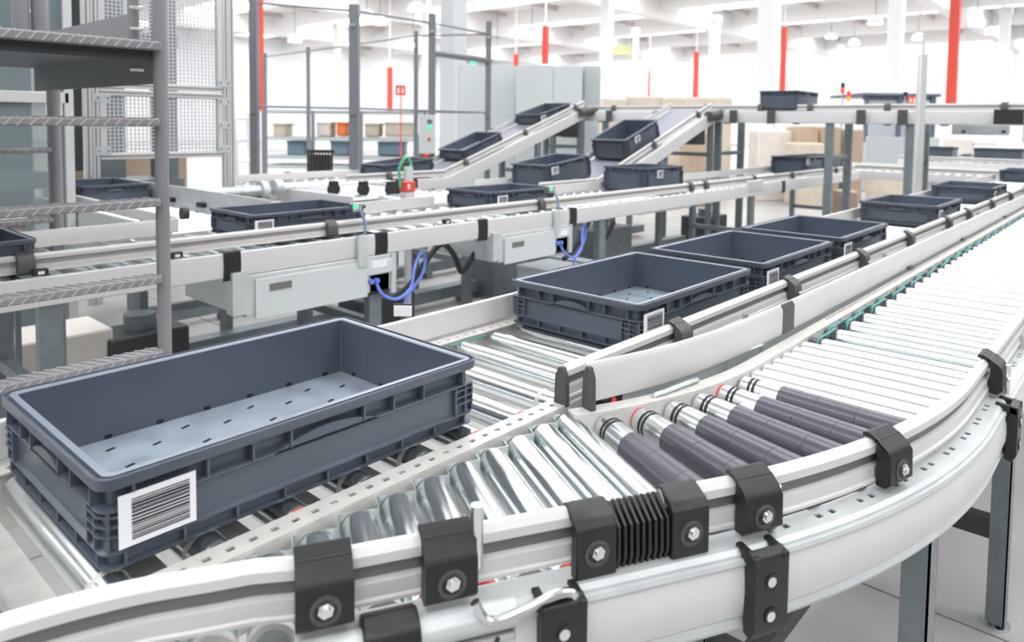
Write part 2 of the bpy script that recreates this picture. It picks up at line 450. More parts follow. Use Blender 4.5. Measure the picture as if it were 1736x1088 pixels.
for lbl, x in (('grey tote on the main roller line, nearest one behind the V-shaped rail ends', 1.385), ('grey tote on the main line close behind the one at the V-shaped rail ends', 2.068),
               ('grey tote on the main line, third counting back from the V-shaped rail ends', 2.763), ('grey tote on the main line with a gap before it, fourth from the V-shaped rail', 4.277), ('last grey tote of the row on the main line, fifth from the V-shaped rail ends', 5.95)):
    tote(lbl, x, .862)
tote('half hidden grey tote at the far right edge of the picture', 8.75, .84)
tote('grey tote on the back conveyor left of the green sensor lamp', 1.55, 2.885, labx=-.24)
tote('grey tote on the back conveyor just right of the red and white valve unit', 3.06, 2.93, labx=-.2)
tote('grey tote cut off by the left edge behind the ladder', .15, 2.80, lab=False)
tote('tall grey tote on the back conveyor below the long incline', 4.74, 2.93, key='t', labx=-.08)
tote('tall grey tote, left one of the pair at the far end of the back conveyor', 7.95, 2.90, key='t')
tote('tall grey tote, right one of the pair at the far end of the back conveyor', 8.60, 2.90, key='t')

# ================================================================== rollers
def roller_prof(l, r): return [(0, r*.82), (.0, r*.93), (.004, r), (.006, r), (.008, r), (l-.008, r), (l-.006, r), (l-.004, r), (l, r*.93), (l, r*.82)]
def roller_mesh(key, l, m='roller', r=.025, n=24):
    if key not in ME: ME[key] = MB().lathe(roller_prof(l, r), n).mesh('roller', m)
    return ME[key]
def local(parent, p):
    base = Vector(); q = parent
    while q: base += q.location; q = q.parent
    return Vector(p)-base
ME['ring_red'] = MB().lathe([(0, .019), (0, .0215), (.006, .0225), (.010, .0215), (.010, .019), (0, .019)], 18, caps=False).mesh('end_ring', 'red')
ME['ring_dark'] = MB().lathe([(0, .019), (0, .0252), (.010, .0256), (.010, .019), (0, .019)], 22, caps=False).mesh('end_band', 'lip')

# ------------------------------------------------------------------ main conveyor (runs along +x)
mc = thing('roller_conveyor', 'main white roller conveyor carrying the row of totes through the middle', 'conveyor', (0, 1.05, -.75))
NEAR0, NEAR1, FAR0, FAR1 = .812, .851, 1.255, 1.29
b = MB(); hs = [(.02+.0296*i, .031+.0296*i) for i in range(0, 76)]
perforated(b, [(-.35, .8315), (2.0, .8315)], -.0195, .0195, -.004, .004, hs, .002, .003)
b.bb(-.35, 9, .812, .815, -.10, -.001); b.bb(2.0, 9, .812, .851, -.001, .002)
part('side_frame', b, 'lip', mc); part('slot_shade', MB().bb(-.34, 2.0, .822, .841, -.012, -.009), 'groove', mc)  # dark strip under the slots imitates the shaded inside of the frame
b = MB(); perforated(b, [(-.35, 1.2725), (2.4, 1.2725)], -.0175, .0175, -.0035, .0035, [(.02+.0296*i, .030+.0296*i) for i in range(0, 88)], .002, .003)
b.bb(-.35, 9, 1.287, 1.29, -.10, -.001); b.bb(2.4, 9, 1.255, 1.29, -.001, .002)
part('side_frame', b, 'lip', mc)
part('guide_panel', MB().bb(-.4, 9, 1.298, 1.312, .004, .066).bb(-.4, 9, 1.312, 1.325, .01, .02), 'white', mc, bevel=.003)
# near guide with T-slot, clamps and end cap
gp = [(1.062, .836), (9.0, .836)]
g1 = guide(mc, gp, .015, 1)
def end_cap(parent, p, tan, z, side, h=.07):
    t = Vector((tan.x, tan.y, 0)); nr = Vector((t.y, -t.x, 0))*side
    return part('end_cap', MB().prism([(-.004, -.012), (.026, -.012), (.024, h*.72), (.015, h), (.006, h), (-.002, h*.72)], Vector((p[0], p[1], z))-t*.004, nr, (0, 0, 1), t, .012), 'clamp_grey', parent, bevel=.002)
end_cap(mc, gp[0], Vector((1, 0, 0)), .010, 1, .062)
P1 = Path([(1.062, .836), (9, .836)])
for x in (1.483, 2.155, 2.837, 3.5, 4.26, 4.784, 5.544, 6.3, 7.1): clamp(mc, Vector((x, .836, 0)), Vector((1, 0, 0)), .0152, 1, 'clamp_grey', x < 3)
for x in (1.44, 1.80, 3.07, 4.1, 5.0):
    part('clamp_pin', MB().cyl((x, .800, -.03), (x, .800, .035), .008, 12), 'steel', mc)
roller_mesh('main', .384)
for k in range(-5, 75):
    x = .300+.1133*k
    r = link('roller', ME['main' if x < 3.5 else 'main'], mc, loc=local(mc, (x, .862, -.025)))
    if x < 3.2:
        q = link('end_ring', ME['ring_red' if k in (5, 6, 2) else 'ring_dark'], r, loc=(0, -.006, 0) if k in (5, 6, 2) else (0, .03, 0))
        link('shaft', ME.setdefault('shaft', MB().cyl((0, -.045, 0), (0, .43, 0), .006, 8).mesh('shaft', 'steel')), r, loc=(0, 0, 0))
for k in range(-4, 10):
    x = .300+.1133*k+.0566
    part('cross_plate', MB().bb(x-.026, x+.026, .82, 1.28, -.052, -.048), 'lip', mc)
part('drive_belt', MB().tube([(1.16, 1.242, -.002), (1.28, 1.242, -.002)], .0022, 6), 'teal', mc)
for x in (-.1, 1.9, 3.9, 5.9, 7.9):
    for y in (.833, 1.272):
        part('leg', MB().bb(x-.022, x+.022, y-.02, y+.02, -.74, -.1), 'leg', mc)
    part('cross_brace', MB().bb(x-.018, x+.018, .853, 1.25, -.55, -.51), 'leg', mc)
    part('foot_plate', MB().bb(x-.05, x+.05, .79, .875, -.75, -.74).bb(x-.05, x+.05, 1.23, 1.315, -.75, -.74), 'leg', mc)

# ------------------------------------------------------------------ merging conveyor (curves into the main one)
cx, cy = 1.52, 1.675; EA = -118.6
d29 = Vector((-math.cos(math.radians(28.6)), math.sin(math.radians(28.6)), 0))
def lane(R, n=28, xfar=7.2, ext=.0):      # travel: from far (+x) towards the merge
    pts = [(xfar, cy-R), (4.5, cy-R), (3, cy-R), (2.2, cy-R)]+arc(cx, cy, R, -90, EA, n)
    if ext: pts.append((pts[-1][0]+d29.x*ext, pts[-1][1]+d29.y*ext))
    return pts
mg = thing('roller_conveyor', 'curved roller conveyor in the foreground merging in from the right', 'conveyor', (1.3, .45, -.75))
# outer guide: right of travel is +y side when going -x -> outward (towards camera) is left => side -1
og = lane(1.4215)
e = og[-1]
og2 = [(e[0]+d29.x*t, e[1]+d29.y*t) for t in (.1, .2, .3, .4, .5)]
tail = [(.372, .690), (.330, .714), (.267, .750), (.175, .782), (.05, .800), (-.2, .806)]
full = og+[p for p in og2 if p[0] > .40]+[tuple(v[:2]) for v in smooth_path(tail, 4)]
PO = Path(full)
sb0 = PO.near(.784, .458); sb1 = PO.near(.718, .496)
guide(mg, [p[:2] for p in PO.sub(0, sb0)], .015, -1)
guide(mg, [p[:2] for p in PO.sub(sb1, PO.L)], .015, -1)
# bellows joint
bl = part('bellows_core', MB().sweep([(.002, .004), (.014, .004), (.014, .05), (.002, .05)], PO.sub(sb0-.005, sb1+.005), side=-1), 'rubber', mg)
nf = 9
for i in range(nf):
    t = sb0+.005+(sb1-sb0-.010)*i/(nf-1); p = PO.pt(t); tn = PO.tan(t); nr = Vector((-tn.y, tn.x, 0))*-1
    nr = Vector((tn.y, -tn.x, 0))*-1
    part('bellows_fin', MB().prism([(-.004, .016), (-.004, .064), (.006, .067), (.034, .050), (.036, .012), (.026, -.012), (.012, -.012), (.004, .0)], p, nr, (0, 0, 1), tn, .0036), 'black', mg)
for t in (sb0-.026, sb1+.026):
    p = PO.pt(t); tn = PO.tan(t); nr = Vector((tn.y, -tn.x, 0))*-1
    o = part('bellows_end', MB().prism([(-.004, .054), (-.004, .066), (.005, .069), (.030, .060), (.038, .050), (.039, -.006), (.032, -.013), (.022, -.013), (.022, .054)], Vector((p.x, p.y, .005)), nr, (0, 0, 1), tn, .052), 'black', mg, bevel=.002)
    base = Vector((p.x, p.y, .013)); ang = math.atan2(tn.y, tn.x)
    link('bolt_recess', ME['recess'], o, loc=base+nr*-.003, rz=ang); link('bolt', ME['bolt'], o, loc=base+nr*-.003, rz=ang)
for x, y in ((.430, .655), (.545, .590), (.905, .40), (1.15, .30), (1.70, .2535), (2.35, .2535)):
    t = PO.near(x, y); clamp(mg, PO.pt(t), PO.tan(t), .0152, -1, 'clamp')
for x, y, z0, z1 in ((.562, .555, .03, .10), (.915, .358, -.05, .058), (1.72, .213, -.05, .055)):
    part('clamp_pin', MB().cyl((x, y, z0), (x, y, z1), .0075, 14), 'steel', mg)
# outer frame: lip with holes, skirt, lower channel
lo = lane(1.4285, ext=.5); PL = Path(lo)
hol = []; t = 3.0
while t < PL.L-.62:
    hol += [(t, t+.010), (t+.026, t+.036)]; t += .086
b = MB(); perforated(b, PL, 0, .036, .014, .023, hol, -.003, .003, side=-1)
b.sweep([(.0, -.11), (.003, -.11), (.003, -.006), (.0, -.006)], [(p.x, p.y, .0) for p in PL.p], side=-1)
b.sweep([(.036, -.012), (.0415, -.016), (.0415, -.008), (.036, -.003)], [(p.x, p.y, .0) for p in PL.p], side=-1)
part('outer_frame', b, 'galv_light', mg); part('slot_shade', MB().sweep([(.008, -.020), (.028, -.020), (.028, -.016), (.008, -.016)], [(p.x, p.y, 0) for p in PL.p], side=-1), 'beam_dark', mg)  # dark strip below the lip holes stands in for shade there
PS = Path(lane(1.4695, ext=.27))
part('skirt_panel', MB().sweep([(0, -.016), (.004, -.020), (.008, -.036), (.009, -.052), (.008, -.068), (.003, -.086), (0, -.088), (-.004, -.088), (-.004, -.016)], [(p.x, p.y, 0) for p in PS.p], side=-1), 'skirt', mg)
part('skirt_trim', MB().sweep([(-.004, -.012), (.006, -.012), (.008, -.017), (-.004, -.019)], [(p.x, p.y, 0) for p in PS.p], side=-1), 'galv_light', mg)
part('lower_channel', MB().sweep([(-.012, -.104), (.001, -.104), (.004, -.098), (.002, -.0875), (-.012, -.0875)], [(p.x, p.y, 0) for p in PS.p], side=-1), 'galv_light', mg)
# tube that carries on to the left of the skirt
q = PS.p[-1]; tl = [(q.x, q.y, -.012)]+[(q.x+d29.x*t, q.y+d29.y*t, -.012) for t in (.06, .15, .3, .5)]
part('side_tube', MB().tube(tl, .016, 14), 'galv_light', mg)
part('side_tube', MB().tube([(a, c_-.004, z-.034) for a, c_, z in tl], .006, 10), 'steel', mg)
part('side_panel', MB().sweep([(0, -.12), (.004, -.12), (.004, -.035), (0, -.035)], [(a, c_, 0) for a, c_, z in tl], side=-1), 'skirt', mg)
# skirt brackets
def skirt_bracket(t, z1=.002, z0=-.108, w=.054):
    p = PS.pt(t); tn = PS.tan(t); nr = Vector((tn.y, -tn.x, 0))*-1
    o = part('skirt_bracket', MB().prism([(.006, z0+.004), (.006, z1-.022), (.010, z1-.022), (.010, z1), (.024, z1-.004), (.026, z1-.02), (.026, z0+.014), (.019, z0)], p, nr, (0, 0, 1), tn, w)
             .prism([(-.012, z1-.018), (-.012, z1), (.026, z1-.003), (.026, z1-.018)], p+tn*(w/2-.005), nr, (0, 0, 1), tn, .010).prism([(-.012, z1-.018), (-.012, z1), (.026, z1-.003), (.026, z1-.018)], p-tn*(w/2-.005), nr, (0, 0, 1), tn, .010), 'black', mg, bevel=.0025)
    for z in (z1-.036, z1-.080):
        c0 = p+nr*.0255+Vector((0, 0, z))
        base = Vector(mg.location)
        part('bolt_hole', MB().cyl(c0, c0+nr*.0022, .0105, 18), 'rubber', o, loc=(0, 0, 0))
        c1 = c0+tn*.002+nr*.002+Vector((0, 0, .001))
        part('bolt_head', MB().cyl(c1, c1+nr*.0012, .0065, 14), 'steel', o, loc=(0, 0, 0))
    return o
for x, y in ((.63, .50), (.86, .345), (1.66, .2055), (2.3, .2055)): skirt_bracket(PS.near(x, y))
# black coupling between tube and skirt
p = Vector((.462, .583, 0)); tn = d29; nr = Vector((-.4787, -.878, 0))
part('tube_coupling', MB().prism([(-.02, -.028), (-.02, .006), (.0, .016), (.022, .008), (.028, -.004), (.028, -.040), (.0, -.048)], p, nr, (0, 0, 1), tn, .058), 'black', mg, bevel=.003)
# bent wire handles hung under the lip
hp = PS.pt(PS.near(.63, .50)); 
part('wire_handle', MB().tube(smooth_path([hp+nr*.012+tn*.10+Vector((0, 0, .016)), hp+nr*.016+tn*.085+Vector((0, 0, -.006)), hp+nr*.018+tn*.05+Vector((0, 0, -.002)), hp+nr*.018+tn*.01+Vector((0, 0, .008)), hp+nr*.017-tn*.012+Vector((0, 0, .004)), hp+nr*.016-tn*.014+Vector((0, 0, -.014))], 5), .0055, 10), 'steel', mg)
part('cable', MB().tube(smooth_path([p+tn*-.03+nr*.02+Vector((0, 0, -.034)), p-tn*.06+nr*.026+Vector((0, 0, -.045)), p-tn*.10+nr*.024+Vector((0, 0, -.040)), p-tn*.115+nr*.016+Vector((0, 0, -.03))], 5), .0025, 8), 'rubber', mg)
# inner frame and inner guide
LI = lane(1.030)
b = MB(); li = [(p[0], p[1], 0) for p in LI]
PI_ = Path(LI); hol = [(.4+.021*i, .412+.021*i) for i in range(230)]
perforated(b, PI_, -.002, .030, .018, .026, [h for h in hol if h[1] < 5.2], .003, .003, side=1)
b.sweep([(-.002, -.11), (.001, -.11), (.001, 0), (-.002, 0)], li, side=1)
b.sweep([(.027, -.11), (.030, -.11), (.030, 0), (.027, 0)], li, side=1)
part('inner_frame', b, 'lip', mg)
G2 = [(7.2, .687), (4, .687), (2.6, .687), (1.9, .688), (1.7, .690), (1.5, .697), (1.33, .715), (1.2, .742), (1.075, .778)]
G2s = [tuple(v[:2]) for v in smooth_path(G2, 5)]
g2 = part('guide_panel', MB().sweep([(-.004, .012), (.0, .010), (.002, .02), (.002, .072), (-.004, .082), (-.012, .082), (-.012, .076), (-.006, .07), (-.006, .016)], [(a, c_, 0) for a, c_ in G2s], side=-1), 'white', mg)
end_cap(mg, (1.068, .782), Vector((-.96, .28, 0)), .012, -1, .070)
b = MB(); P2 = Path(G2s); t = P2.near(1.80, .689); b.sweep([(.0022, .011), (.0035, .011), (.0035, .073), (-.003, .0835), (-.006, .0835), (-.004, .081), (.0022, .07)], P2.sub(t-.035, t+.035), side=-1)
part('splice_cover', b, 'clamp_grey', mg)
for x in (2.95, 3.9, 5.1): part('hold_clip', MB().box((x, .678, .012), (.05, .012, .010)), 'clamp_grey', mg)
for x, s_ in ((1.2, .55), (1.52, .55)):
    part('wire_handle', MB().tube(smooth_path([(x, .72, -.03), (x, .712, .004), (x+.03, .704, .008), (x+.12, .690, .010), (x+.14, .696, .0), (x+.14, .70, -.03)], 5), .005, 8), 'galv', mg)
part('inner_side_panel', MB().sweep([(0, -.10), (.003, -.10), (.003, .0), (0, .0)], [(a, c_+.036, 0) for a, c_ in G2s[:-4]], side=-1), 'cabinet_side', mg)
part('motor_box', MB().bb(1.13, 1.19, .775, .80, -.06, .0), 'rubber', mg, bevel=.003)
part('sensor_lamp', MB().cyl((1.155, .774, -.008), (1.155, .772, -.008), .007, 12), 'led_red', mg)
# merging straight rollers, cut off by the main frame
n29 = Vector((.4787, .878, 0))
outc = n29.dot(Vector((e[0], e[1], 0)))
for i in range(12):
    x = 1.036-.0655*i; y = .795
    ln = n29.dot(Vector((x, y, 0)))-outc-.004
    if ln < .05: continue
    key = 'mr%d' % i
    roller_mesh(key, ln)
    r = link('roller', ME[key], mg, loc=local(mg, (x-n29.x*ln, y-n29.y*ln, -.025)), rz=math.atan2(-n29.x, n29.y))
    link('end_ring', ME['ring_red' if i in (1, 3, 5, 6, 8) else 'ring_dark'], r, loc=(0, -.006, 0))
    # zig-zag inner plates between frame and roller heads
    E_ = Vector((x, y, -.032))+n29*.003; a_ = math.atan2(d29.y, d29.x)
    part('bearing_plate', MB().box(E_, (.054, .0016, .056), a_).box(E_-d29*.0275+n29*.014, (.0016, .028, .056), a_), 'galv', mg)
# sleeved tapered rollers on the bend
def taper_mesh():
    l = .392; b = MB().lathe([(0, .019), (0, .0235), (.003, .025), (.005, .02503), (.007, .02506), (.083, .02615), (.085, .0262), (.085, .020)], 24); ME['tc'] = b.mesh('roller', 'roller')
    b = MB().lathe([(.020, .0252), (.020, .0258), (.026, .0258), (.026, .0252), (.030, .0252), (.030, .0259), (.036, .0259), (.036, .0253)], 24); ME['tb'] = b.mesh('end_band', 'rubber')
    n = 4; s0 = .085; sl = (l-s0)/n
    b = MB()
    for k in range(n):
        a = s0+sl*k; r0 = .0268+.0075*(a-s0)/(l-s0); r1 = .0268+.0075*(a+sl-s0)/(l-s0)
        b = MB().lathe([(a, r0*.7), (a, r0-.0003), (a+.0008, r0+.0003), (a+.002, r0+.0003), (a+.004, r0+.00035), (a+sl-.004, r1+.00025), (a+sl-.002, r1+.0003), (a+sl-.0008, r1+.0003), (a+sl-.0001, r1-.0003), (a+sl-.0001, r1*.7)], 26)
        ME['ts%d' % k] = b.mesh('sleeve', 'sleeve')
taper_mesh()
for i, a in enumerate((25.2, 20.9, 16.7, 12.5, 8.3, 4.2)):
    t = math.radians(-90-a); rad = Vector((math.cos(t), math.sin(t), 0))
    p0 = Vector((cx, cy, 0))+rad*1.036
    r = link('roller', ME['tc'], mg, loc=local(mg, (p0.x, p0.y, -.0255)), rz=math.atan2(-rad.x, rad.y))
    r.rotation_euler = (-math.radians(1.15), 0, math.atan2(-rad.x, rad.y))
    link('end_band', ME['tb'], r, loc=(0, 0, 0))
    for k in range(4): link('sleeve', ME['ts%d' % k], r, loc=(0, 0, 0))
    if i in (1, 4): link('end_ring', ME['ring_red'], r, loc=(0, -.010, 0))
# slim rollers after the bend, then the straight run with green belts
roller_mesh('slim', .392, 'roller_far', .024, 20)
ME['straight'] = MB().lathe([(.03, .020), (.03, .0235), (.034, .025), (.036, .025), (.038, .025), (.384, .025), (.386, .025), (.388, .025), (.392, .0235), (.392, .020)], 22).mesh('roller', 'roller_far')
ME['headc'] = MB().lathe([(0, .018), (0, .024), (.006, .024), (.008, .021), (.012, .021), (.014, .024), (.018, .024), (.02, .021), (.024, .021), (.026, .024), (.031, .024), (.031, .018)], 20).mesh('grooved_head', 'sleeve')
pts = [(0+.0245*math.cos(a), 0, .0245*math.sin(a)) for a in [PI/2+PI*i/8 for i in range(9)]]
pts += [(.1133+.0245*math.cos(a), .0, .0245*math.sin(a)) for a in [-PI/2+PI*i/8 for i in range(9)]]
pts.append(pts[0]); ME['belt'] = MB().tube(pts, .0028, 6).mesh('drive_belt', 'teal')
for i in range(6):
    x = 1.497+.0565*i
    r = link('roller', ME['slim'], mg, loc=local(mg, (x, .642, -.024)), rz=PI)
    link('end_ring', ME['ring_red'], r, loc=(0, -.011, 0)) if i in (1, 4) else None
for i in range(46):
    x = 1.838+.1133*i
    r = link('roller', ME['straight'], mg, loc=local(mg, (x, .642, -.025)), rz=PI)
    link('grooved_head', ME['headc'], r, loc=(0, 0, 0))
    link('drive_belt', ME['belt'], mg, loc=local(mg, (x, .642-(.010 if i % 2 else .022), -.025)))
# bed plate far below the rollers, legs
part('bed_pan', MB().bb(1.6, 7.1, .25, .63, -.10, -.096), 'galv_light', mg)
def leg(parent, x, y, z1, w=.05, cut=True):
    o = part('leg', MB().bb(x-w/2, x+w/2, y-.02, y-.016, -.735, z1).bb(x-w/2, x-w/2+.004, y-.02, y+.022, -.735, z1).bb(x+w/2-.004, x+w/2, y-.02, y+.022, -.735, z1), 'leg', parent)
    part('foot', MB().cyl((x, y, -.75), (x, y, -.742), .032, 14).cyl((x, y, -.742), (x, y, -.70), .007, 8), 'steel', o)
    return o
for x, y in ((1.285, .262), (2.17, .262), (1.285, .64), (2.17, .64), (4.2, .262), (4.2, .64), (6.2, .262), (6.2, .64)): leg(mg, x, y, -.094 if y > .5 or x > 1.5 else -.095)
for x in (1.285, 2.17, 4.2): part('cross_brace', MB().bb(x-.02, x+.02, .284, .62, -.52, -.47), 'beam_dark', mg)
part('floor_beam', MB().bb(1.31, 2.145, .55, .59, -.56, -.52), 'beam_dark', mg)
part('rail_bracket', MB().bb(2.1, 2.2, .20, .24, -.06, .03), 'cabinet_side', mg, bevel=.004)

# ================================================================== generic straight conveyors
def conveyor(name, label, x, y, rz, L, Wd, z0=0, z1=None, pitch=None, panel=(.0, -.10), clips=(), legs=(), clamps=(), guides=(1, 1), belt='roller_far', leg_z=-.75, panel_m='skirt', surf='roller_far', gz=.016, near_panel=True, guide_x=None, far_guide_x=None):
    """local u along travel, v across (0 near .. Wd far)"""
    z1 = z0 if z1 is None else z1
    t = thing(name, label, 'conveyor', (x, y, -.75), rz)
    def Zz(u): return .75+z0+(z1-z0)*u/L
    def pan(v, sgn):
        b = MB(); 
        pr_ = [(0, panel[1]), (.006, panel[1]+.004), (.010, (panel[0]+panel[1])/2), (.006, panel[0]-.004), (0, panel[0]), (-.006, panel[0]), (-.006, panel[1])]
        b.sweep(pr_, [(0, v, Zz(0)), (L, v, Zz(L))], side=sgn); return b
    part('side_panel', pan(0, 1), panel_m, t, loc=(0, 0, 0)); part('side_panel', pan(Wd, -1), panel_m, t, loc=(0, 0, 0))
    gx = guide_x or (0, L); fx = far_guide_x or (0, L)
    for k, (a, c_), v, sd in ((0, gx, .065, 1), (1, fx, Wd-.065, -1)):
        if guides[k]:
            o = part('guide_rail', MB().sweep(GUIDE, [(a, v, Zz(a)+gz), (c_, v, Zz(c_)+gz)], side=sd), 'white', t, loc=(0, 0, 0))
            part('slot_insert', MB().sweep(GROOVE, [(a, v, Zz(a)+gz), (c_, v, Zz(c_)+gz)], side=sd), 'groove_pale', o, loc=(0, 0, 0))
            for u in clamps:
                if a < u < c_: link('clamp', ME['clamp_grey'], t, loc=(u, v, Zz(u)+gz), rz=PI if sd > 0 else 0)
    for u in clips:
        o = MB().sweep([(.0, panel[1]-.012), (.010, panel[1]-.010), (.014, (panel[0]+panel[1])/2), (.010, panel[0]+.002), (-.02, panel[0]+.004), (-.02, panel[0]), (0, panel[0]-.002)], [(u-.035, 0, Zz(u-.035)), (u+.035, 0, Zz(u+.035))], side=1)
        part('splice_cover', o, 'black', t, loc=(0, 0, 0))
    if pitch:
        key = 'bg%.3f' % Wd
        roller_mesh(key, Wd-.05, surf, .025, 14)
        for k in range(int(L/pitch)): link('roller', ME[key], t, loc=(.04+pitch*k, .025, .75+z0-.025))
    else:
        part('belt', MB().sweep([(.10, -.012), (Wd-.08, -.012), (Wd-.08, -.002), (.10, -.002)], [(0, 0, Zz(0)), (L, 0, Zz(L))], side=-1), belt, t, loc=(0, 0, 0))
        part('belt_bed', MB().sweep([(.0, -.05), (Wd, -.05), (Wd, -.013), (.0, -.013)], [(0, 0, Zz(0)), (L, 0, Zz(L))], side=-1), 'galv_light', t, loc=(0, 0, 0))
    for u in legs:
        zt = Zz(u)+panel[1]
        for v in (.03, Wd-.03): part('leg', MB().bb(u-.035, u+.035, v-.02, v+.02, 0, zt), 'leg', t, loc=(0, 0, 0))
        part('cross_brace', MB().bb(u-.02, u+.02, .051, Wd-.051, max(.1, zt-.35), max(.1, zt-.35)+.04), 'leg', t, loc=(0, 0, 0))
    return t
# back conveyor
bc = conveyor('roller_conveyor', 'long white roller conveyor behind the ladder with galvanised drive boxes', -.6, 2.75, 0, 9.9, .64, pitch=.1133, panel=(0, -.10),
              clips=(1.99, 2.72, 3.40, 4.2, 7.55), legs=(1.37, 2.7, 4.55, 6.9, 9.4), clamps=(1.31, 2.48, 3.95, 5.8, 6.05, 7.0, 7.9, 9.2), far_guide_x=(1.36, 2.0), surf='roller')
B0 = Vector(bc.location)
def bpart(nm, mb, m, bevel=0, parent=None): return part(nm, mb, m, parent or bc, bevel)
bpart('guide_panel', MB().bb(-.6, 1.44, 3.33, 3.342, .012, .076), 'white', .003)
bpart('guide_panel', MB().bb(2.22, 2.98, 3.33, 3.342, .012, .076), 'white', .003)
bpart('guide_panel', MB().bb(3.9, 9.2, 3.35, 3.362, .012, .076), 'white', .003)
for x0, x1, zt, zb in ((1.38, 2.17, -.10, -.27), (2.86, 3.55, -.095, -.25)):
    o = bpart('drive_box', MB().bb(x0+.06, x1, 2.735, 3.28, zb, zt), 'galv_light', .004)
    part('box_cover', MB().bb(x0+.10, x1-.14, 2.725, 2.735, zb-.012, zt-.02).bb(x1-.14, x1+.0, 2.725, 2.735, zb+.085, zt-.02), 'cabinet', o, bevel=.002)
    part('name_plate', MB().bb(x0+.16, x0+.26, 2.7225, 2.7255, -.175, -.145), 'groove', o)
    part('paper_label', MB().bb(x1-.12, x1-.03, 2.7225, 2.7255, -.155, -.125), 'paper', o)
    part('mount_bracket', MB().bb(x0, x0+.07, 2.72, 2.77, zb+.02, zt+.02), 'galv_light', o)
    part('corner_post', MB().bb(x1, x1+.03, 2.73, 2.78, zb-.02, zt), 'galv_light', o)
    part('hose_port', MB().bb(x1-.12, x1-.01, 2.735, 2.745, zb-.01, zb+.08), 'rubber', o)
    xs_ = x1-.09
    part('air_hose', MB().tube(smooth_path([(xs_, 2.74, zb+.06), (xs_+.02, 2.71, zb-.01), (xs_+.10, 2.70, zb-.045), (xs_+.20, 2.72, zb-.01), (xs_+.25, 2.75, zb+.08), (xs_+.33, 2.80, zb+.13), (xs_+.38, 2.82, zb+.10), (xs_+.34, 2.80, zb+.02), (xs_+.25, 2.79, zb-.06), (xs_+.18, 2.78, zb-.16)], 5), .0075, 8), 'blue_hose', o)
    part('hose_fitting', MB().cyl((xs_, 2.735, zb+.055), (xs_, 2.715, zb+.055), .012, 10).cyl((xs_-.03, 2.735, zb+.055), (xs_-.03, 2.715, zb+.055), .012, 10), 'blue_hose', o)
    part('power_cable', MB().tube(smooth_path([(x1+.10, 2.85, zb-.09), (x1+.22, 2.85, zb-.03), (x1+.35, 2.86, zb+.09), (x1+.48, 2.9, zb+.14), (x1+.62, 2.95, zb+.05), (x1+.68, 2.95, zb-.05), (x1+.78, 2.93, zb+.08)], 5), .016, 8), 'rubber', o)
for x in (2.0, 3.42):
    o = bpart('photo_sensor', MB().bb(x-.024, x+.024, 2.718, 2.735, -.14, .004), 'galv_light')
    part('sensor_arm', MB().tube([(x+.02, 2.74, -.03), (x+.028, 2.74, .06), (x+.02, 2.78, .125)], .007, 8), 'bluegrey', o)
    part('sensor_head', MB().bb(x-.02, x+.03, 2.77, 2.80, .11, .145), 'steel', o)
    part('sensor_light', MB().bb(x-.018, x+.004, 2.765, 2.772, .125, .142), 'led', o)
for x in (.74, 1.18, 2.55): 
    o = bpart('reflector', MB().bb(x-.02, x+.025, 2.752, 2.775, .004, .026), 'rubber', .003)
    part('reflector_face', MB().bb(x-.006, x+.012, 2.750, 2.753, .009, .019), 'paper', o)
bpart('transfer_unit', MB().bb(5.35, 6.35, 3.36, 3.5, -.25, -.02), 'galv_light')
bpart('rail_cap', MB().bb(6.15, 6.45, 2.73, 2.76, -.06, .045), 'galv_light', .01)
# clutter below the back conveyor
def low_box(label, x0, x1, y0, y1, z0, z1, m, name='floor_box', cat='box', legs_=False):
    t = thing(name, label, cat, ((x0+x1)/2, (y0+y1)/2, -.75))
    part('box_body', MB().bb(x0, x1, y0, y1, z0, z1), m, t, bevel=.004)
    part('box_lid', MB().bb(x0-.006, x1+.006, y0-.006, y1+.006, z1-.02, z1+.004), m, t, bevel=.003)
    return t
low_box('long grey galvanised cable duct on the floor behind the foreground tote', 1.6, 3.3, 2.25, 2.42, -.749, -.62, 'galv_light', 'cable_duct', 'duct')
low_box('grey-green metal box on the floor under the blue hose', 2.05, 2.5, 2.75, 3.0, -.749, -.55, 'cabinet_side', 'junction_box', 'box')
low_box('white metal cabinet on the floor right of the dark cables under the back conveyor', 3.6, 4.1, 2.9, 3.2, -.749, -.42, 'cabinet', 'switch_cabinet', 'cabinet')
for k, (x0, x1, y) in enumerate(((1.6, 6.8, 3.75), (1.9, 7.2, 4.5))):
    t = thing('floor_rail', ('dark steel support rail on the floor behind the drive boxes', 'dark steel support rail on the floor nearer the inclines')[k], 'rail', (x0, y, -.75))
    part('rail_bar', MB().bb(x0, x1, y-.05, y+.05, -.70, -.62), 'leg', t)
    for i in range(6): part('rail_foot', MB().bb(x0+.3+i*.85, x0+.36+i*.85, y-.05, y+.05, -.75, -.70), 'leg', t)

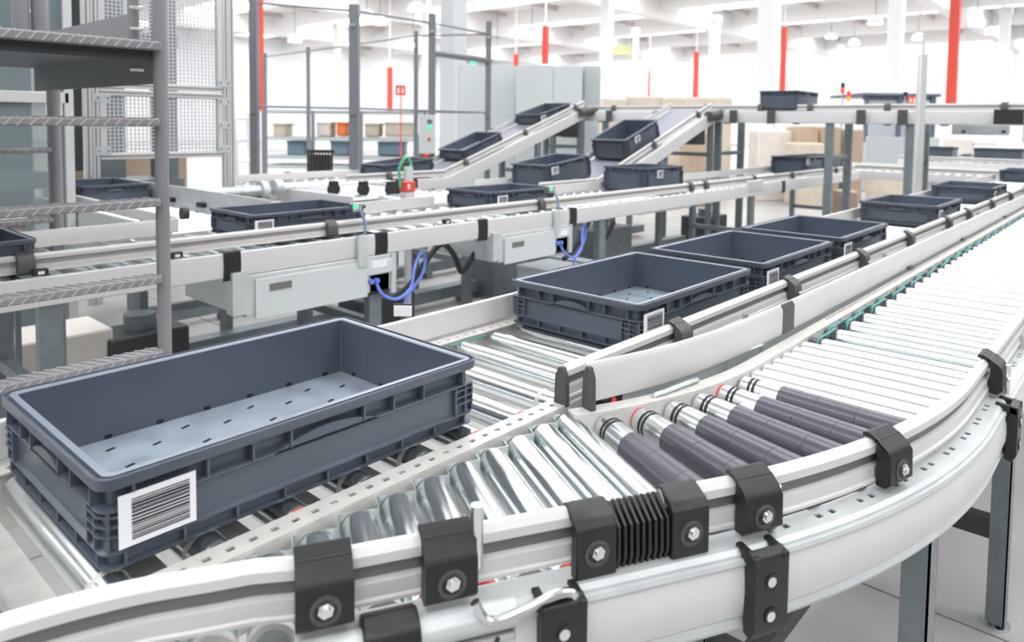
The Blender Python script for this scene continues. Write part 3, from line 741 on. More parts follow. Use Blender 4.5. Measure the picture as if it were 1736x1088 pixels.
for k, (lbl, x, y, w, d_, h, m) in enumerate((('dark metal gear unit on the floor under the mesh guard side of the back conveyor', 1.35, 3.55, .35, .25, .3, 'beam_dark'), ('dark floor motor between the legs behind the blue hose', 2.75, 3.6, .4, .25, .22, 'beam_dark'), ('grey metal case on the floor behind the right drive box', 4.0, 3.7, .5, .3, .3, 'leg'), ('pale carton on the floor below the ladder', 1.0, 3.6, .4, .3, .35, 'sack'), ('dark pump unit on the floor below the far half of the back conveyor', 7.3, 3.75, .5, .3, .3, 'beam_dark'), ('grey floor cabinet under the foot of the longer incline', 5.4, 3.8, .6, .3, .35, 'leg'))):
    t = thing('floor_unit', lbl, 'unit', (x, y, -.75))
    part('unit_body', MB().bb(x-w/2, x+w/2, y-d_/2, y+d_/2, -.72, -.75+h), m, t, bevel=.01)
    part('unit_foot', MB().bb(x-w/2, x-w/2+.06, y-d_/2, y+d_/2, -.75, -.72), 'leg', t); part('unit_foot', MB().bb(x+w/2-.06, x+w/2, y-d_/2, y+d_/2, -.75, -.72), 'leg', t)
    if m != 'sack': part('unit_cap', MB().cyl((x, y, -.75+h), (x, y, -.75+h+.07), .07, 14), 'leg', t)
t = thing('cable', 'thin blue cable lying along the floor under the back conveyor', 'cable', (4.5, 2.6, -.75))
part('cable_run', MB().tube(smooth_path([(2.2, 2.66, -.744), (3.0, 2.55, -.744), (4.2, 2.62, -.744), (5.2, 2.5, -.744), (6.6, 2.6, -.744)], 6), .006, 6), 'blue_hose', t); part('cable_plug', MB().cyl((2.1, 2.66, -.74), (2.2, 2.66, -.74), .01, 8), 'rubber', t)
# ================================================================== left transfers and lane to the inclines
tr = conveyor('transfer_conveyor', 'cross conveyor with galvanised side wall running back behind the ladder', 1.93, 3.42, PI/2, 1.95, .5, pitch=.10, panel=(.02, -.12), guides=(0, 0), legs=(.4, 1.7), panel_m='galv_light', surf='roller_far')
part('side_wall', MB().bb(1.93, 1.945, 3.42, 5.38, .02, .115), 'galv_light', tr, loc=(1.93*0, 0, 0))
w = tr.children[-1]; w.matrix_parent_inverse = Matrix.Rotation(-PI/2, 4, 'Z')@Matrix.Translation(-Vector(tr.location)); w.location = (0, 0, 0)
def wpart(nm, mb, m, par, bevel=0):      # world-coordinate part for a rotated parent
    o = part(nm, mb, m, par, bevel, loc=(0, 0, 0)); M = Matrix.Translation(par.location)@par.rotation_euler.to_matrix().to_4x4()
    o.matrix_parent_inverse = M.inverted(); return o
for i in range(5): wpart('side_stop', MB().bb(1.905, 1.93, 3.7+.4*i, 3.78+.4*i, .02, .045), 'rubber', tr)
for i in range(3): wpart('stop_wheel', MB().cyl((1.50+.1*i, 3.9, .02), (1.53+.1*i, 3.9, .02), .035, 14), 'rubber', tr)
wpart('guide_rail', MB().bb(1.46, 1.485, 3.45, 5.36, .015, .07), 'white', tr, .003)
tote('dark grey tote at the far end of the cross conveyor behind the ladder', 1.90, 4.78, rz=PI/2, lab=False, full=False)
ln = conveyor('lane_conveyor', 'white lane conveyor feeding the shorter incline beside the fence', 2.9, 5.15, 0, 1.9, .62, z0=.0, pitch=.11, clamps=(.5, 1.2), legs=(.3, 1.6), clips=(1.45,), guide_x=(.75, 1.9), surf='roller_far')
l2 = conveyor('lane_conveyor', 'white lane conveyor feeding the longer incline', 3.2, 3.55, 0, 1.85, .62, z0=0, pitch=.11, clamps=(.9,), legs=(.3, 1.5), guide_x=(1.1, 1.85), far_guide_x=(.9, 1.85), surf='roller_far')
l3 = conveyor('transfer_conveyor', 'cross conveyor with black chain wheels between the two lane conveyors', 3.75, 4.2, PI/2, .93, .75, z0=-.005, pitch=.09, guides=(0, 0), panel=(.01, -.1), legs=(.45,), surf='roller_far')
for i, (x, y) in enumerate(((3.05, 4.5), (3.2, 4.35), (3.35, 4.22), (3.5, 4.30))):
    wpart('chain_wheel', MB().cyl((x, y-.025, .03), (x, y+.025, .03), .04, 14).bb(x-.03, x+.03, y-.02, y+.02, .0, .09), 'rubber', l3)
mt = thing('gear_motor', 'galvanised gear motor with tube at the left end of the lane conveyor', 'motor', (2.55, 5.0, -.75))
part('motor_tube', MB().cyl((2.25, 5.0, .0), (2.75, 5.0, .0), .045, 16), 'galv', mt)
part('motor_flange', MB().cyl((2.75, 5.0, .0), (2.80, 5.0, .0), .075, 16).cyl((2.86, 5.0, .02), (2.92, 5.0, .02), .06, 16), 'galv_light', mt)
part('motor_shaft', MB().cyl((2.80, 5.0, .0), (3.05, 5.0, .0), .02, 10), 'steel', mt)
part('motor_stand', MB().bb(2.45, 2.5, 4.97, 5.03, -.75, -.04).bb(2.7, 2.75, 4.97, 5.03, -.75, -.04), 'leg', mt)
# inclines
i2 = conveyor('incline_conveyor', 'longer white incline conveyor in the middle carrying a tall tote', 5.05, 3.55, 0, 2.05, .6, z0=-.01, z1=.70, clamps=(.25, .9, 1.75), legs=(1.0, 2.0), belt='belt', panel=(.0, -.13))
i1 = conveyor('incline_conveyor', 'white incline conveyor on the left with two flat totes climbing it', 4.8, 5.2, 0, 2.28, .6, z0=-.01, z1=.74, clamps=(.3, 1.2, 2.1), legs=(1.4, 2.2), belt='belt', panel=(.0, -.13))
for par, x, y, z in ((i2, 7.02, 3.53, .62), (i1, 7.0, 5.18, .66)):
    wpart('drum_cover', MB().cyl((x-.12, y, z), (x+.2, y, z+.03), .055, 12), 'clamp_grey', par)
    wpart('drive_motor', MB().cyl((x+.0, y+.2, z-.2), (x+.0, y+.5, z-.2), .09, 14).bb(x+.12, x+.3, y+.25, y+.45, z-.3, z-.1), 'beam_dark', par)
sl = math.atan2(.71, 2.05)
tote('tall grey tote tilted on the longer incline', 5.60, 3.64, .195, key='t', tilt=sl, labx=-.1)
tote('tall grey tote just starting up the foot of the longer incline', 4.48, 3.66, -.005, key='t', tilt=math.radians(7), labx=-.2)
tote('flat grey tote halfway up the left incline', 5.18, 5.32, .13, tilt=math.atan2(.75, 2.28), lab=False)
tote('flat grey tote at the top of the left incline', 6.36, 5.32, .51, tilt=math.atan2(.6, 2.28))
tote('flat grey tote at the foot of the left incline behind the green hose', 4.15, 5.30, .01, tilt=.08, lab=False)
# elevated conveyor runs along y
ev = conveyor('elevated_conveyor', 'raised white conveyor on legs crossing the background at eye level', 7.76, -1.2, PI/2, 7.2, .62, z0=.68, pitch=.15, panel=(.0, -.115), clips=(1.3, 2.75, 3.25, 4.15, 4.95, 6.7), legs=(.9, 2.9, 3.6, 4.75, 6.2, 7.0), clamps=(.8, 1.5, 2.2, 3.1, 3.8, 4.3, 4.9, 6.1, 6.5), gz=.012)
for o in list(ev.children): pass
# mirrored face towards the camera: cable tray clips
for k in range(6):
    wpart('splice_cover', MB().bb(7.085, 7.10, (.2, 1.75, 2.1, 2.95, 3.35, 4.9)[k]-.04, (.2, 1.75, 2.1, 2.95, 3.35, 4.9)[k]+.04, .555, .69), 'clamp_grey', ev)
wpart('motor_unit', MB().bb(7.02, 7.09, .85, 1.05, .57, .69), 'rubber', ev)
wpart('belt_drive_box', MB().bb(7.05, 7.35, .2, .85, .42, .56), 'galv_light', ev)
tote('grey tote riding on the raised conveyor right of the longer incline', 7.17, 2.72, .685, key='t', lab=False, full=False)
# cross conveyor where the main line starts
fc = conveyor('cross_conveyor', 'low white cross conveyor at the far end of the main line', 10.15, -3.2, PI/2, 7.0, .6, z0=0, pitch=.11, clips=(2.0, 4.5), legs=(.5, 2.5, 4.6, 6.4), clamps=(2.2, 3.6, 5.5), guide_x=(0, 6.6))
f3 = conveyor('cross_conveyor', 'low white conveyor beyond the raised one, behind the blue cabin machine', 12.6, -4, PI/2, 7.0, .6, z0=.05, pitch=.14, legs=(2, 4, 6.5), clamps=(5.0, 7.5))
for k, (x, y, lbl) in enumerate(((12.55, 2.3, 'dark tote on the far conveyor left of the aluminium post'), (12.55, 1.45, 'dark tote on the far conveyor right behind the aluminium post'))):
    tote(lbl, x, y, .06, key='t', rz=PI/2, lab=False, full=False)

# ================================================================== ladder bridge
ld = thing('crossover_ladder', 'grey steel crossover ladder with ribbed treads at the left edge', 'ladder', (.5, 2.7, -.75))
for y, zt, x, r in ((2.2, 2.1, .905, .019), (3.36, .72, .965, .024), (2.2, 2.1, -.35, .019), (3.36, .72, -.35, .024)):
    part('stile', MB().cyl((x, y, -.745), (x, y, zt), r, 18), 'ladder', ld)
    part('stile_foot', MB().cyl((x, y, -.75), (x, y, -.742), .04, 16), 'ladder', ld)
def tread(x0, x1, y, z, h=.022, dpt=.06, fr=-1):
    t = part('tread', MB().bb(x0, x1, y-dpt/2, y+dpt/2, z-h, z), 'ladder', ld, bevel=.004)
    b = MB(); x = x0+.012; n = int((x1-x0-.01)/.0285)
    for i in range(n):
        xx = x0+.016+.0285*i
        b.box((xx, y+fr*dpt/2, z-h/2), (.004, .005, h*1.15), M=Matrix.Rotation(.75*-fr, 3, 'Y'))
        b.box((xx+.010, y, z+.001), (.0045, dpt*.95, .004), rz=.5)
    part('tread_ridges', b, 'ladder_tread', t, stuff=True)
for z in (-.153, .068, .292, .524): tread(-.35, .89, 2.2, z)
tread(-.35, .895, 2.185, .742, .024, .05)
for z in (-.16, .12, .40): tread(-.35, .95, 3.36, z, .018, .05)
part('platform_plate', MB().bb(-.35, .90, 2.21, 3.36, .715, .722), 'ladder_plate', ld)
part('platform_edge', MB().bb(-.35, .90, 2.205, 2.215, .69, .722), 'beam_dark', ld)
part('side_beam', MB().bb(.895, .903, 2.23, 3.34, .625, .722), 'ladder_plate', ld)
part('side_beam', MB().bb(-.36, -.352, 2.23, 3.34, .625, .722), 'ladder_plate', ld)
part('kick_plate', MB().bb(.86, .868, 2.3, 3.34, .735, .83), 'ladder', ld)
part('handrail_post', MB().cyl((.86, 2.27, .722), (.86, 2.27, 2.0), .016, 14).cyl((.925, 3.36, .722), (.925, 3.36, 2.0), .03, 14).cyl((.86, 3.36, .722), (.86, 3.36, 2.0), .03, 14), 'ladder', ld)
b = MB()
for z in (.665, .78, .84): b.cyl((.87, 2.23, z), (.835, 2.235, z), .006, 8)
b.cyl((.94, 3.33, .70), (.91, 3.33, .70), .010, 8); part('bolt', b, 'steel', ld)

# ================================================================== guard machine and glass enclosure
gm = thing('guard_frame', 'tall aluminium machine guard with fine wire mesh panels behind the ladder', 'machine guard', (2.2, 5.6, -.75))
Y = 5.45
def prof_bar(p, x0, x1, y0, y1, z0, z1):
    o = part('profile_bar', MB().bb(x0, x1, y0, y1, z0, z1), 'alu', p, bevel=.004); return o
for x in (1.76, 2.72):
    for dx in (0, .046):
        prof_bar(gm, x+dx-.022, x+dx+.022, Y-.022, Y+.022, -.75, 2.6)
    part('groove_line', MB().bb(x-.004, x+.004, Y-.0235, Y-.021, -.7, 2.6).bb(x+.042, x+.050, Y-.0235, Y-.021, -.7, 2.6), 'groove', gm)
for z in (.26, .70, .752, 1.95): 
    prof_bar(gm, 1.83, 2.695, Y-.022, Y+.022, z-.022, z+.022)
    part('groove_line', MB().bb(1.83, 2.695, Y-.0235, Y-.021, z-.004, z+.004), 'groove', gm)
for x0, x1, z0, z1 in ((1.83, 2.695, .282, .678), (1.83, 2.695, .774, 1.93)):
    for nm in ('frame_left',): pass
    prof_bar(gm, x0, x0+.045, Y-.024, Y+.02, z0, z1); prof_bar(gm, x1-.045, x1, Y-.024, Y+.02, z0, z1)
    b = MB(); n = int((x1-x0-.09)/.026)
    for i in range(n+1): x = x0+.045+i*(x1-x0-.09)/n; b.bb(x-.004, x+.004, Y-.004, Y, z0, z1)
    n = int((z1-z0)/.026)
    for i in range(n+1): z = z0+i*(z1-z0)/n; b.bb(x0+.045, x1-.045, Y-.006, Y-.002, z-.004, z+.004)
    o = part('wire_mesh', b, 'mesh_wire', gm, smooth=False, stuff=True)
for x in (1.85, 2.70):
    for z in (.30, .48, .66, .80):
        b = MB().bb(x-.05, x+.05, Y-.028, Y-.024, z-.03, z+.03)
        o = part('joint_plate', b, 'galv_light', gm)
        part('joint_bolt', MB().cyl((x-.03, Y-.028, z), (x-.03, Y-.035, z), .008, 8).cyl((x+.03, Y-.028, z), (x+.03, Y-.035, z), .008, 8), 'steel', o)
part('inner_machine', MB().bb(1.95, 2.6, 5.9, 6.4, -.75, .05).bb(2.0, 2.2, 6.0, 6.3, .05, 1.9).bb(2.5, 2.6, 6.0, 6.3, .05, 1.9).bb(1.9, 2.65, 6.1, 6.2, 1.1, 1.2).bb(1.85, 2.3, 6.45, 6.5, .1, 1.9), 'leg', gm)
low_box('brown cardboard panel seen under the mesh guard', 2.05, 3.0, 6.75, 6.95, -.749, .22, 'card', 'cardboard_box', 'box')
ge = thing('glass_enclosure', 'tinted glass machine enclosure behind the ladder at the far left', 'enclosure', (.9, 4.7, -.75))
for x0, x1 in ((.35, .90), (.90, 1.39)):
    for z0, z1 in ((-.7, .60), (.66, 2.4)):
        part('glass_pane', MB().bb(x0+.01, x1-.01, 4.595, 4.603, z0, z1), 'glass_tint', ge)
    part('cross_bar', MB().bb(x0, x1, 4.575, 4.62, .60, .66), 'alu', ge, bevel=.003)
for x in (.35, 1.39): part('corner_post', MB().bb(x-.022, x+.022, 4.575, 4.62, -.75, 2.5), 'alu', ge, bevel=.003)
part('back_panel', MB().bb(.35, 1.39, 5.25, 5.29, -.75, 2.4), 'leg', ge)
part('inner_beam', MB().bb(.8, .9, 4.8, 5.2, -.7, 2.3).bb(.4, 1.4, 5.0, 5.1, .1, .2), 'cabinet_side', ge)
part('warning_label', MB().bb(1.28, 1.36, 4.588, 4.594, .50, .60), 'paper', ge)
part('warning_stripe', MB().bb(1.28, 1.36, 4.586, 4.588, .50, .535), 'red', ge)
vb = thing('sensor_box', 'small beige sensor box with red button behind the left edge tote', 'sensor', (.80, 3.4, -.75))
part('box_body', MB().bb(.80, .87, 3.38, 3.46, .05, .14), 'sack', vb, bevel=.004); part('button', MB().bb(.825, .85, 3.376, 3.38, .10, .12), 'red', vb); part('stand', MB().bb(.825, .845, 3.40, 3.42, -.75, .05), 'leg', vb)

# red and white valve unit with green hose
q = at(692, 345, 4.35)
vu = thing('valve_unit', 'red and white pneumatic valve unit with green hose above the back conveyor', 'valve', (q.x, q.y, -.75))
x, y, z = q
part('stand', MB().bb(x-.018, x+.018, y-.012, y+.012, -.75, z), 'alu', vu)
part('valve_body', MB().bb(x-.04, x+.03, y-.03, y+.03, z, z+.07), 'alu', vu, bevel=.004)
part('red_cap', MB().bb(x-.042, x+.032, y-.032, y+.032, z+.071, z+.135), 'redpaint', vu, bevel=.006)
part('white_mark', MB().bb(x-.030, x-.016, y-.034, y-.032, z+.09, z+.12), 'paper', vu)
part('valve_neck', MB().cyl((x, y, z+.135), (x, y, z+.22), .028, 14), 'cabinet', vu)
part('hose', MB().tube(smooth_path([(x-.05, y+.01, z+.10), (x-.06, y+.01, z+.2), (x-.04, y, z+.26), (x-.005, y, z+.275), (x+.02, y, z+.24), (x+.01, y, z+.21)], 5), .009, 8), 'green_hose', vu)
# small white plate on a stalk behind the main far guide
q = at(683, 527, 1.83); pl = thing('reflector_plate', 'small white framed plate behind the far guide of the main line', 'reflector', (q.x, q.y, -.75))
part('plate', MB().box((q.x, q.y, q.z), (.045, .006, .026), rz=YAW-PI/2), 'paper', pl); part('plate_frame', MB().box((q.x+.004, q.y+.004, q.z), (.052, .006, .033), rz=YAW-PI/2), 'rubber', pl)
part('stalk', MB().bb(q.x+.002, q.x+.010, q.y+.004, q.y+.012, -.75, q.z-.014), 'leg', pl)

# ================================================================== fence
fe = thing('safety_fence', 'dark grey post and wire safety fence left of the inclines', 'fence', (5, 7, -.75))
FP = []
for px, d, w, zt in ((432, 6.8, .078, 2.0), (601, 7.2, .10, 1.66), (732, 8.0, .08, 1.7), (827, 8.9, .075, 1.75), (705, 9.2, .055, 1.66), (523, 11.4, .055, 1.66), (450, 12.5, .055, 1.66)):
    p = at(px, 210, d); FP.append((p, zt, w))
    part('fence_post', MB().box((p.x, p.y, (zt-.75)/2), (w*.9, w*.9, zt+.75), rz=YAW), 'fencepost', fe)
    part('post_clip', MB().box((p.x-.05*FW.x, p.y-.05*FW.y, zt-.2), (w*.5, .02, .03), rz=YAW-PI/2).box((p.x-.05*FW.x, p.y-.05*FW.y, .6), (w*.5, .02, .03), rz=YAW-PI/2), 'steel', fe)
for a, c_ in ((0, 1), (1, 2), (2, 3), (3, 4), (4, 5), (5, 6)):
    for z in (1.6, .65): part('fence_wire', MB().tube([(FP[a][0].x, FP[a][0].y, z), (FP[c_][0].x, FP[c_][0].y, z)], .010, 6), 'fencepost', fe)
a, c_ = FP[2][0], FP[3][0]; part('cross_bar', MB().tube([(a.x, a.y, 1.28), (c_.x, c_.y, 1.28)], .035, 6), 'fencepost', fe)
q = at(724, 228, 7.95); cb = thing('control_box', 'white control box with green light on a fence post', 'control box', (q.x, q.y, -.75))
part('box_body', MB().box(q, (.17, .10, .42), rz=YAW-PI/2), 'cabinet', cb, bevel=.006)
f = q-FW*.055
part('green_light', MB().box((f+R2*.04+Vector((0, 0, .08))), (.035, .02, .035), rz=YAW-PI/2), 'led', cb); part('red_button', MB().box((f+R2*.03+Vector((0, 0, -.05))), (.03, .02, .03), rz=YAW-PI/2), 'red', cb)
part('emergency_stop', MB().box((f+Vector((0, 0, -.26))), (.07, .05, .08), rz=YAW-PI/2), 'red', cb); part('gauge', MB().box((f+R2*.035+Vector((0, 0, .14))), (.05, .02, .04), rz=YAW-PI/2), 'groove', cb)
part('stand', MB().bb(q.x-.03, q.x+.03, q.y+.06, q.y+.12, -.75, q.z), 'fencepost', cb)

# ================================================================== background equipment
def facing_box(px0, px1, py0, py1, d, dep, m, parent, name, bevel=0, z0=None):
    """upright box at view depth d, turned to face the camera direction, spanning photo columns px0..px1"""
    pm = (px0+px1)/2; a = at(pm, min(py1, 300), d); c = at(pm, py0, d); ctr = a+Vector((FW.x, FW.y, 0)).normalized()*dep/2
    zb = at(pm, py1, d).z if z0 is None else z0
    w_ = abs(px1-px0)*d/F_PX
    return part(name, MB().box((ctr.x, ctr.y, (zb+c.z)/2), (w_, dep, c.z-zb), rz=YAW-PI/2), m, parent, bevel), ctr
def bthing(name, label, cat, px, d, group=None):
    p = at(px, 215, d); return thing(name, label, cat, (p.x, p.y, -.75), 0, group)
for k, (lbl, px0, px1, top, seam, d) in enumerate((('pale grey electrical cabinet left of the signal tower', 775, 872, 112, 822, 10.6), ('pale grey electrical cabinet under the signal tower beside the top of the left incline', 872, 985, 112, 935, 10.0))):
    t = bthing('electrical_cabinet', lbl, 'cabinet', (px0+px1)/2, d)
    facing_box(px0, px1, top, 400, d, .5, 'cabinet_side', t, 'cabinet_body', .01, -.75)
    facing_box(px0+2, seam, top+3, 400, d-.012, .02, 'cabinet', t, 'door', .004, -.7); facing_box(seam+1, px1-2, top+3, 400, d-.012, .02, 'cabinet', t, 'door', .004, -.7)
    for py in (125, 190): facing_box(px1-4, px1-1, py, py+6, d-.03, .02, 'groove', t, 'hinge')
    facing_box(px0+8, px0+12, 190, 197, d-.04, .02, 'led' if k == 0 else 'groove', t, 'indicator')
t = bthing('electrical_cabinet', 'side face of the right electrical cabinet, its shade painted as darker grey', 'cabinet', 998, 10.3); facing_box(986, 1015, 112, 400, 10.3, .5, 'cabinet_side', t, 'cabinet_body', .01, -.75); facing_box(988, 1013, 116, 400, 10.28, .02, 'cabinet_side', t, 'door', .004, -.7)  # cabinet side face built apart, its shade put into the darker grey
def column(lbl, px, w, d, m='column', group=None):
    p = at(px, 215, d); ww = w*d/F_PX
    t = thing('column', lbl, 'column', (p.x, p.y, -.75))
    part('shaft', MB().box((p.x, p.y, (CZ-.75)/2-.3), (ww, ww, CZ+.75-.6)), m, t, bevel=.02)
    part('column_base', MB().box((p.x, p.y, -.6), (ww*1.12, ww*1.12, .3)), m, t)
    part('column_head', MB().box((p.x, p.y, CZ-.72), (ww*1.3, ww*1.3, .25)), m, t)
for a in (('thick grey column behind the fence frame', 768, 33, 14, 'column_grey'), ('white column right of the electrical cabinets', 1025, 17, 24), ('slim white column left of the widest white column', 1207, 14, 30), ('widest white column in the centre of the hall', 1299, 29, 16.5),
          ('white column above the blue cabin machine', 1512, 22, 20), ('white column at the right between red strip and picture edge', 1695, 15, 27), ('far thin white column left of the blue cabin machine', 1422, 8, 40), ('far slim white column left of the red strip at the fence', 572, 9, 34), ('white column behind the red and white sign', 722, 12, 22), ('thin white column near the yellow sign', 1075, 8, 34)): column(*a)
def red_strip(lbl, px, w, py0, py1, d):
    p = at(px, py0, d); q = at(px, py1, d); ww = w*d/F_PX
    t = thing('red_marker', lbl, 'marker', (p.x, p.y, q.z))
    ztop = min(p.z, CZ-.3)
    part('marker_board', MB().box((p.x, p.y, (ztop+q.z)/2), (ww*.75, ww*.75, ztop-q.z)), 'redpaint', t)
    part('hanger', MB().box((p.x, p.y, (ztop+CZ)/2), (.04, .04, max(.05, CZ-ztop))), 'beam', t)
for a in (('largest red marker strip at the right below the ceiling', 1622, 19, -30, 184, 13), ('red marker strip beside the widest white column', 1330, 10, 46, 165, 21), ('red marker strip above the electrical cabinets', 925, 11, 44, 108, 20), ('red marker strip between two white columns in the middle', 1181, 9, 88, 172, 28), ('red marker strip behind the fence beside the red and white sign', 661, 9, 114, 190, 28), ('tall red marker strip next to the leftmost fence post', 442, 8, -30, 188, 17), ('thin red marker strip behind the aluminium post', 1530, 6, 82, 160, 30), ('very thin red marker strip in the far middle', 1101, 3, 118, 165, 38), ('short red marker strip left of the signal tower', 875, 8, 92, 115, 25)): red_strip(*a)
# signs
for k, (lbl, px, py, d, s) in enumerate((('red and white fire equipment sign behind the fence', 679, 153, 14, 17), ('red and white fire equipment sign next to the aluminium post', 1547, 170, 11.5, 15))):
    t = bthing('wall_sign', lbl, 'sign', px, d); t.location.z = at(px, py, d).z
    facing_box(px-s/2, px+s/2, py-s/2, py+s/2, d, .02, 'redpaint', t, 'sign_board')
    u = s/17
    facing_box(px-5*u, px-2*u, py-4*u, py+5*u, d-.012, .01, 'paper', t, 'flame_mark'); facing_box(px+2*u, px+5*u, py-2*u, py+5*u, d-.012, .01, 'paper', t, 'extinguisher_mark'); facing_box(px+2.6*u, px+4.4*u, py-5*u, py-3*u, d-.012, .01, 'paper', t, 'extinguisher_top')
    facing_box(px-1, px+1, py+s/2, 420, d+.03, .02, 'redpaint', t, 'sign_stand', 0, -.75)
# signal towers
for lbl, px, py0, py1, d, cols in (('signal tower lit green on the electrical cabinet', 905, 80, 112, 10.2, ('led_red', 'led_amber', 'led')), ('signal tower with red top on a thin pole left of the blue cabin', 1429, 140, 190, 12, ('rubber', 'led_red')), ('signal tower with amber, white and green segments left of the blue cabin', 1439, 154, 190, 11, ('led_red', 'led_amber', 'lamp', 'led')), ('signal tower lit white behind the blue cabin machine', 1536, 136, 165, 14, ('lamp', 'lamp', 'rubber'))):
    t = bthing('signal_tower', lbl, 'signal light', px, d); p = at(px, py0, d); h = 9*d/F_PX; r = 3.2*d/F_PX
    z = p.z
    for c in cols: part('lamp_segment', MB().cyl((p.x, p.y, z-h), (p.x, p.y, z-.006), r, 12), c, t); z -= h
    part('pole', MB().cyl((p.x, p.y, -.75 if px > 1000 else at(px, py1, d).z), (p.x, p.y, z-.002), r*.35, 8), 'steel', t)
    if px < 1000: t.location.z = at(px, py1, d).z
# aluminium post
t = bthing('aluminium_post', 'bare aluminium post standing before the blue cabin machine', 'post', 1560, 5.8)
p = at(1560, 200, 5.8); part('post_profile', MB().box((p.x, p.y, (at(1563, 92, 5.8).z-.75)/2), (.056, .056, at(1563, 92, 5.8).z+.75), rz=YAW), 'alu', t, .006); part('post_tip', MB().cyl((p.x, p.y, at(1563, 92, 5.8).z), (p.x, p.y, at(1563, 60, 5.8).z), .012, 8), 'alu', t); part('base_plate', MB().box((p.x, p.y, -.745), (.2, .2, .01)), 'alu', t)
# blue cabin machine
t = bthing('cabin_machine', 'dark blue framed machine cabin with windows behind the raised conveyor', 'machine', 1530, 14.5)
D = 14.5
facing_box(1466, 1592, 232, 275, D, 1.2, 'cabinet_side', t, 'cabin_base', .02, -.75)
facing_box(1464, 1596, 158, 163, D-.1, 1.6, 'navy', t, 'roof', .01)
for a, c in ((1465, 1470), (1520, 1526), (1576, 1584)): facing_box(a, c, 162, 240, D, .08, 'navy', t, 'pillar')
for a, c in ((162, 170), (232, 241)): facing_box(1465, 1584, a, c, D-.01, .08, 'navy', t, 'crossbar')
for a, c in ((1471, 1519), (1527, 1575)):
    facing_box(a, c, 171, 231, D+.04, .02, 'pane', t, 'window_pane'); facing_box(a+6, c-10, 200, 231, D+.5, .2, 'violet', t, 'seat_back'); facing_box(a+2, c-22, 176, 200, D+.4, .1, 'paper', t, 'paper_sheet')
facing_box(1466, 1584, 164, 232, D+1.15, .05, 'column', t, 'rear_panel')
# cardboard boxes and sacks behind the raised conveyor
for i, (px0, px1, py0, py1, d, m, lbl) in enumerate(((1020, 1060, 168, 300, 13.0, 'card_pale', 'pale cardboard box leftmost above the longer incline'), (1062, 1120, 164, 300, 13.2, 'card_pale', 'wide pale cardboard box above the tilted tall tote'), (1122, 1160, 166, 300, 13.0, 'card_pale', 'pale cardboard box behind the top of the longer incline'), (1165, 1238, 166, 300, 13.4, 'card_pale', 'pale cardboard box with red mark behind the drum cover'),
                                                  (1165, 1218, 228, 300, 11.5, 'card', 'brown cardboard box below the raised conveyor motor'), (1285, 1345, 222, 300, 12.5, 'sack', 'cream sack-like carton under the raised conveyor tote'), (1350, 1385, 215, 300, 12.2, 'card', 'brown open carton under the raised conveyor'), (1388, 1424, 216, 300, 12.4, 'card', 'brown open carton with white sheet under the raised conveyor'), (1352, 1396, 243, 300, 11.6, 'card_pale', 'low beige carton before the brown open cartons'),
                                                  (1428, 1462, 220, 300, 12.6, 'card', 'brown carton left of the blue cabin machine'), (1500, 1545, 300, 345, 10.8, 'card_pale', 'beige carton on the floor below the cross conveyor'), (1432, 1458, 325, 370, 7.6, 'card', 'brown carton on the floor right of the back conveyor end'))):
    t = bthing('cardboard_box', lbl, 'box', (px0+px1)/2, d)
    facing_box(px0, px1, py0, py1, d, .6 if i < 11 else .3, m, t, 'carton', .02, -.75)
    facing_box(px0+1, px1-1, py0-1, py0+2, d+.05, .25, m, t, 'carton_flap'); 
    facing_box((px0+px1)/2-1.5, (px0+px1)/2+1.5, py0+2, py0+14, d-.008, .006, 'paper' if i in (3, 7) else m, t, 'tape')
for i, (px0, px1, py0, py1, lbl) in enumerate(((1620, 1650, 232, 262, 'small cream sack left in the white pile at the right'), (1650, 1692, 234, 248, 'flat white sack on top of the pile at the right'), (1650, 1730, 246, 266, 'wide white sack at the bottom of the pile at the right'))):
    t = bthing('sack', lbl, 'sack', (px0+px1)/2, 13.5, None)
    o, c_ = facing_box(px0, px1, py0, py1, 13.5, .5, 'sack' if i == 0 else 'column', t, 'sack_body', .06); part('sack_seam', MB().box((c_.x, c_.y, at(1650, py0, 13.5).z), (.3, .05, .02), rz=YAW-PI/2), 'paper', t)
    t.location.z = at(1650, py1, 13.5).z; 
    for ch in t.children: ch.location = -Vector(t.location)
t = bthing('work_table', 'white table under the pile of sacks at the right', 'table', 1670, 13.5); facing_box(1600, 1735, 266, 270, 13.4, .9, 'column', t, 'table_top'); 
for px in (1605, 1730): facing_box(px-2, px+2, 270, 330, 13.5, .06, 'leg', t, 'leg', 0, -.75)
t = bthing('metal_panel', 'grey-green metal panel hanging below the raised conveyor at the right', 'panel', 1670, 6.35); facing_box(1626, 1712, 211, 229, 6.35, .12, 'galv_light', t, 'panel_body', .01); facing_box(1634, 1637, 221, 225, 6.32, .03, 'rubber', t, 'knob'); facing_box(1702, 1705, 221, 225, 6.32, .03, 'rubber', t, 'knob'); facing_box(1660, 1664, 200, 212, 6.35, .06, 'leg', t, 'hanger')
t.location.z = at(1670, 229, 6.35).z
for ch in t.children: ch.location = -Vector(t.location)
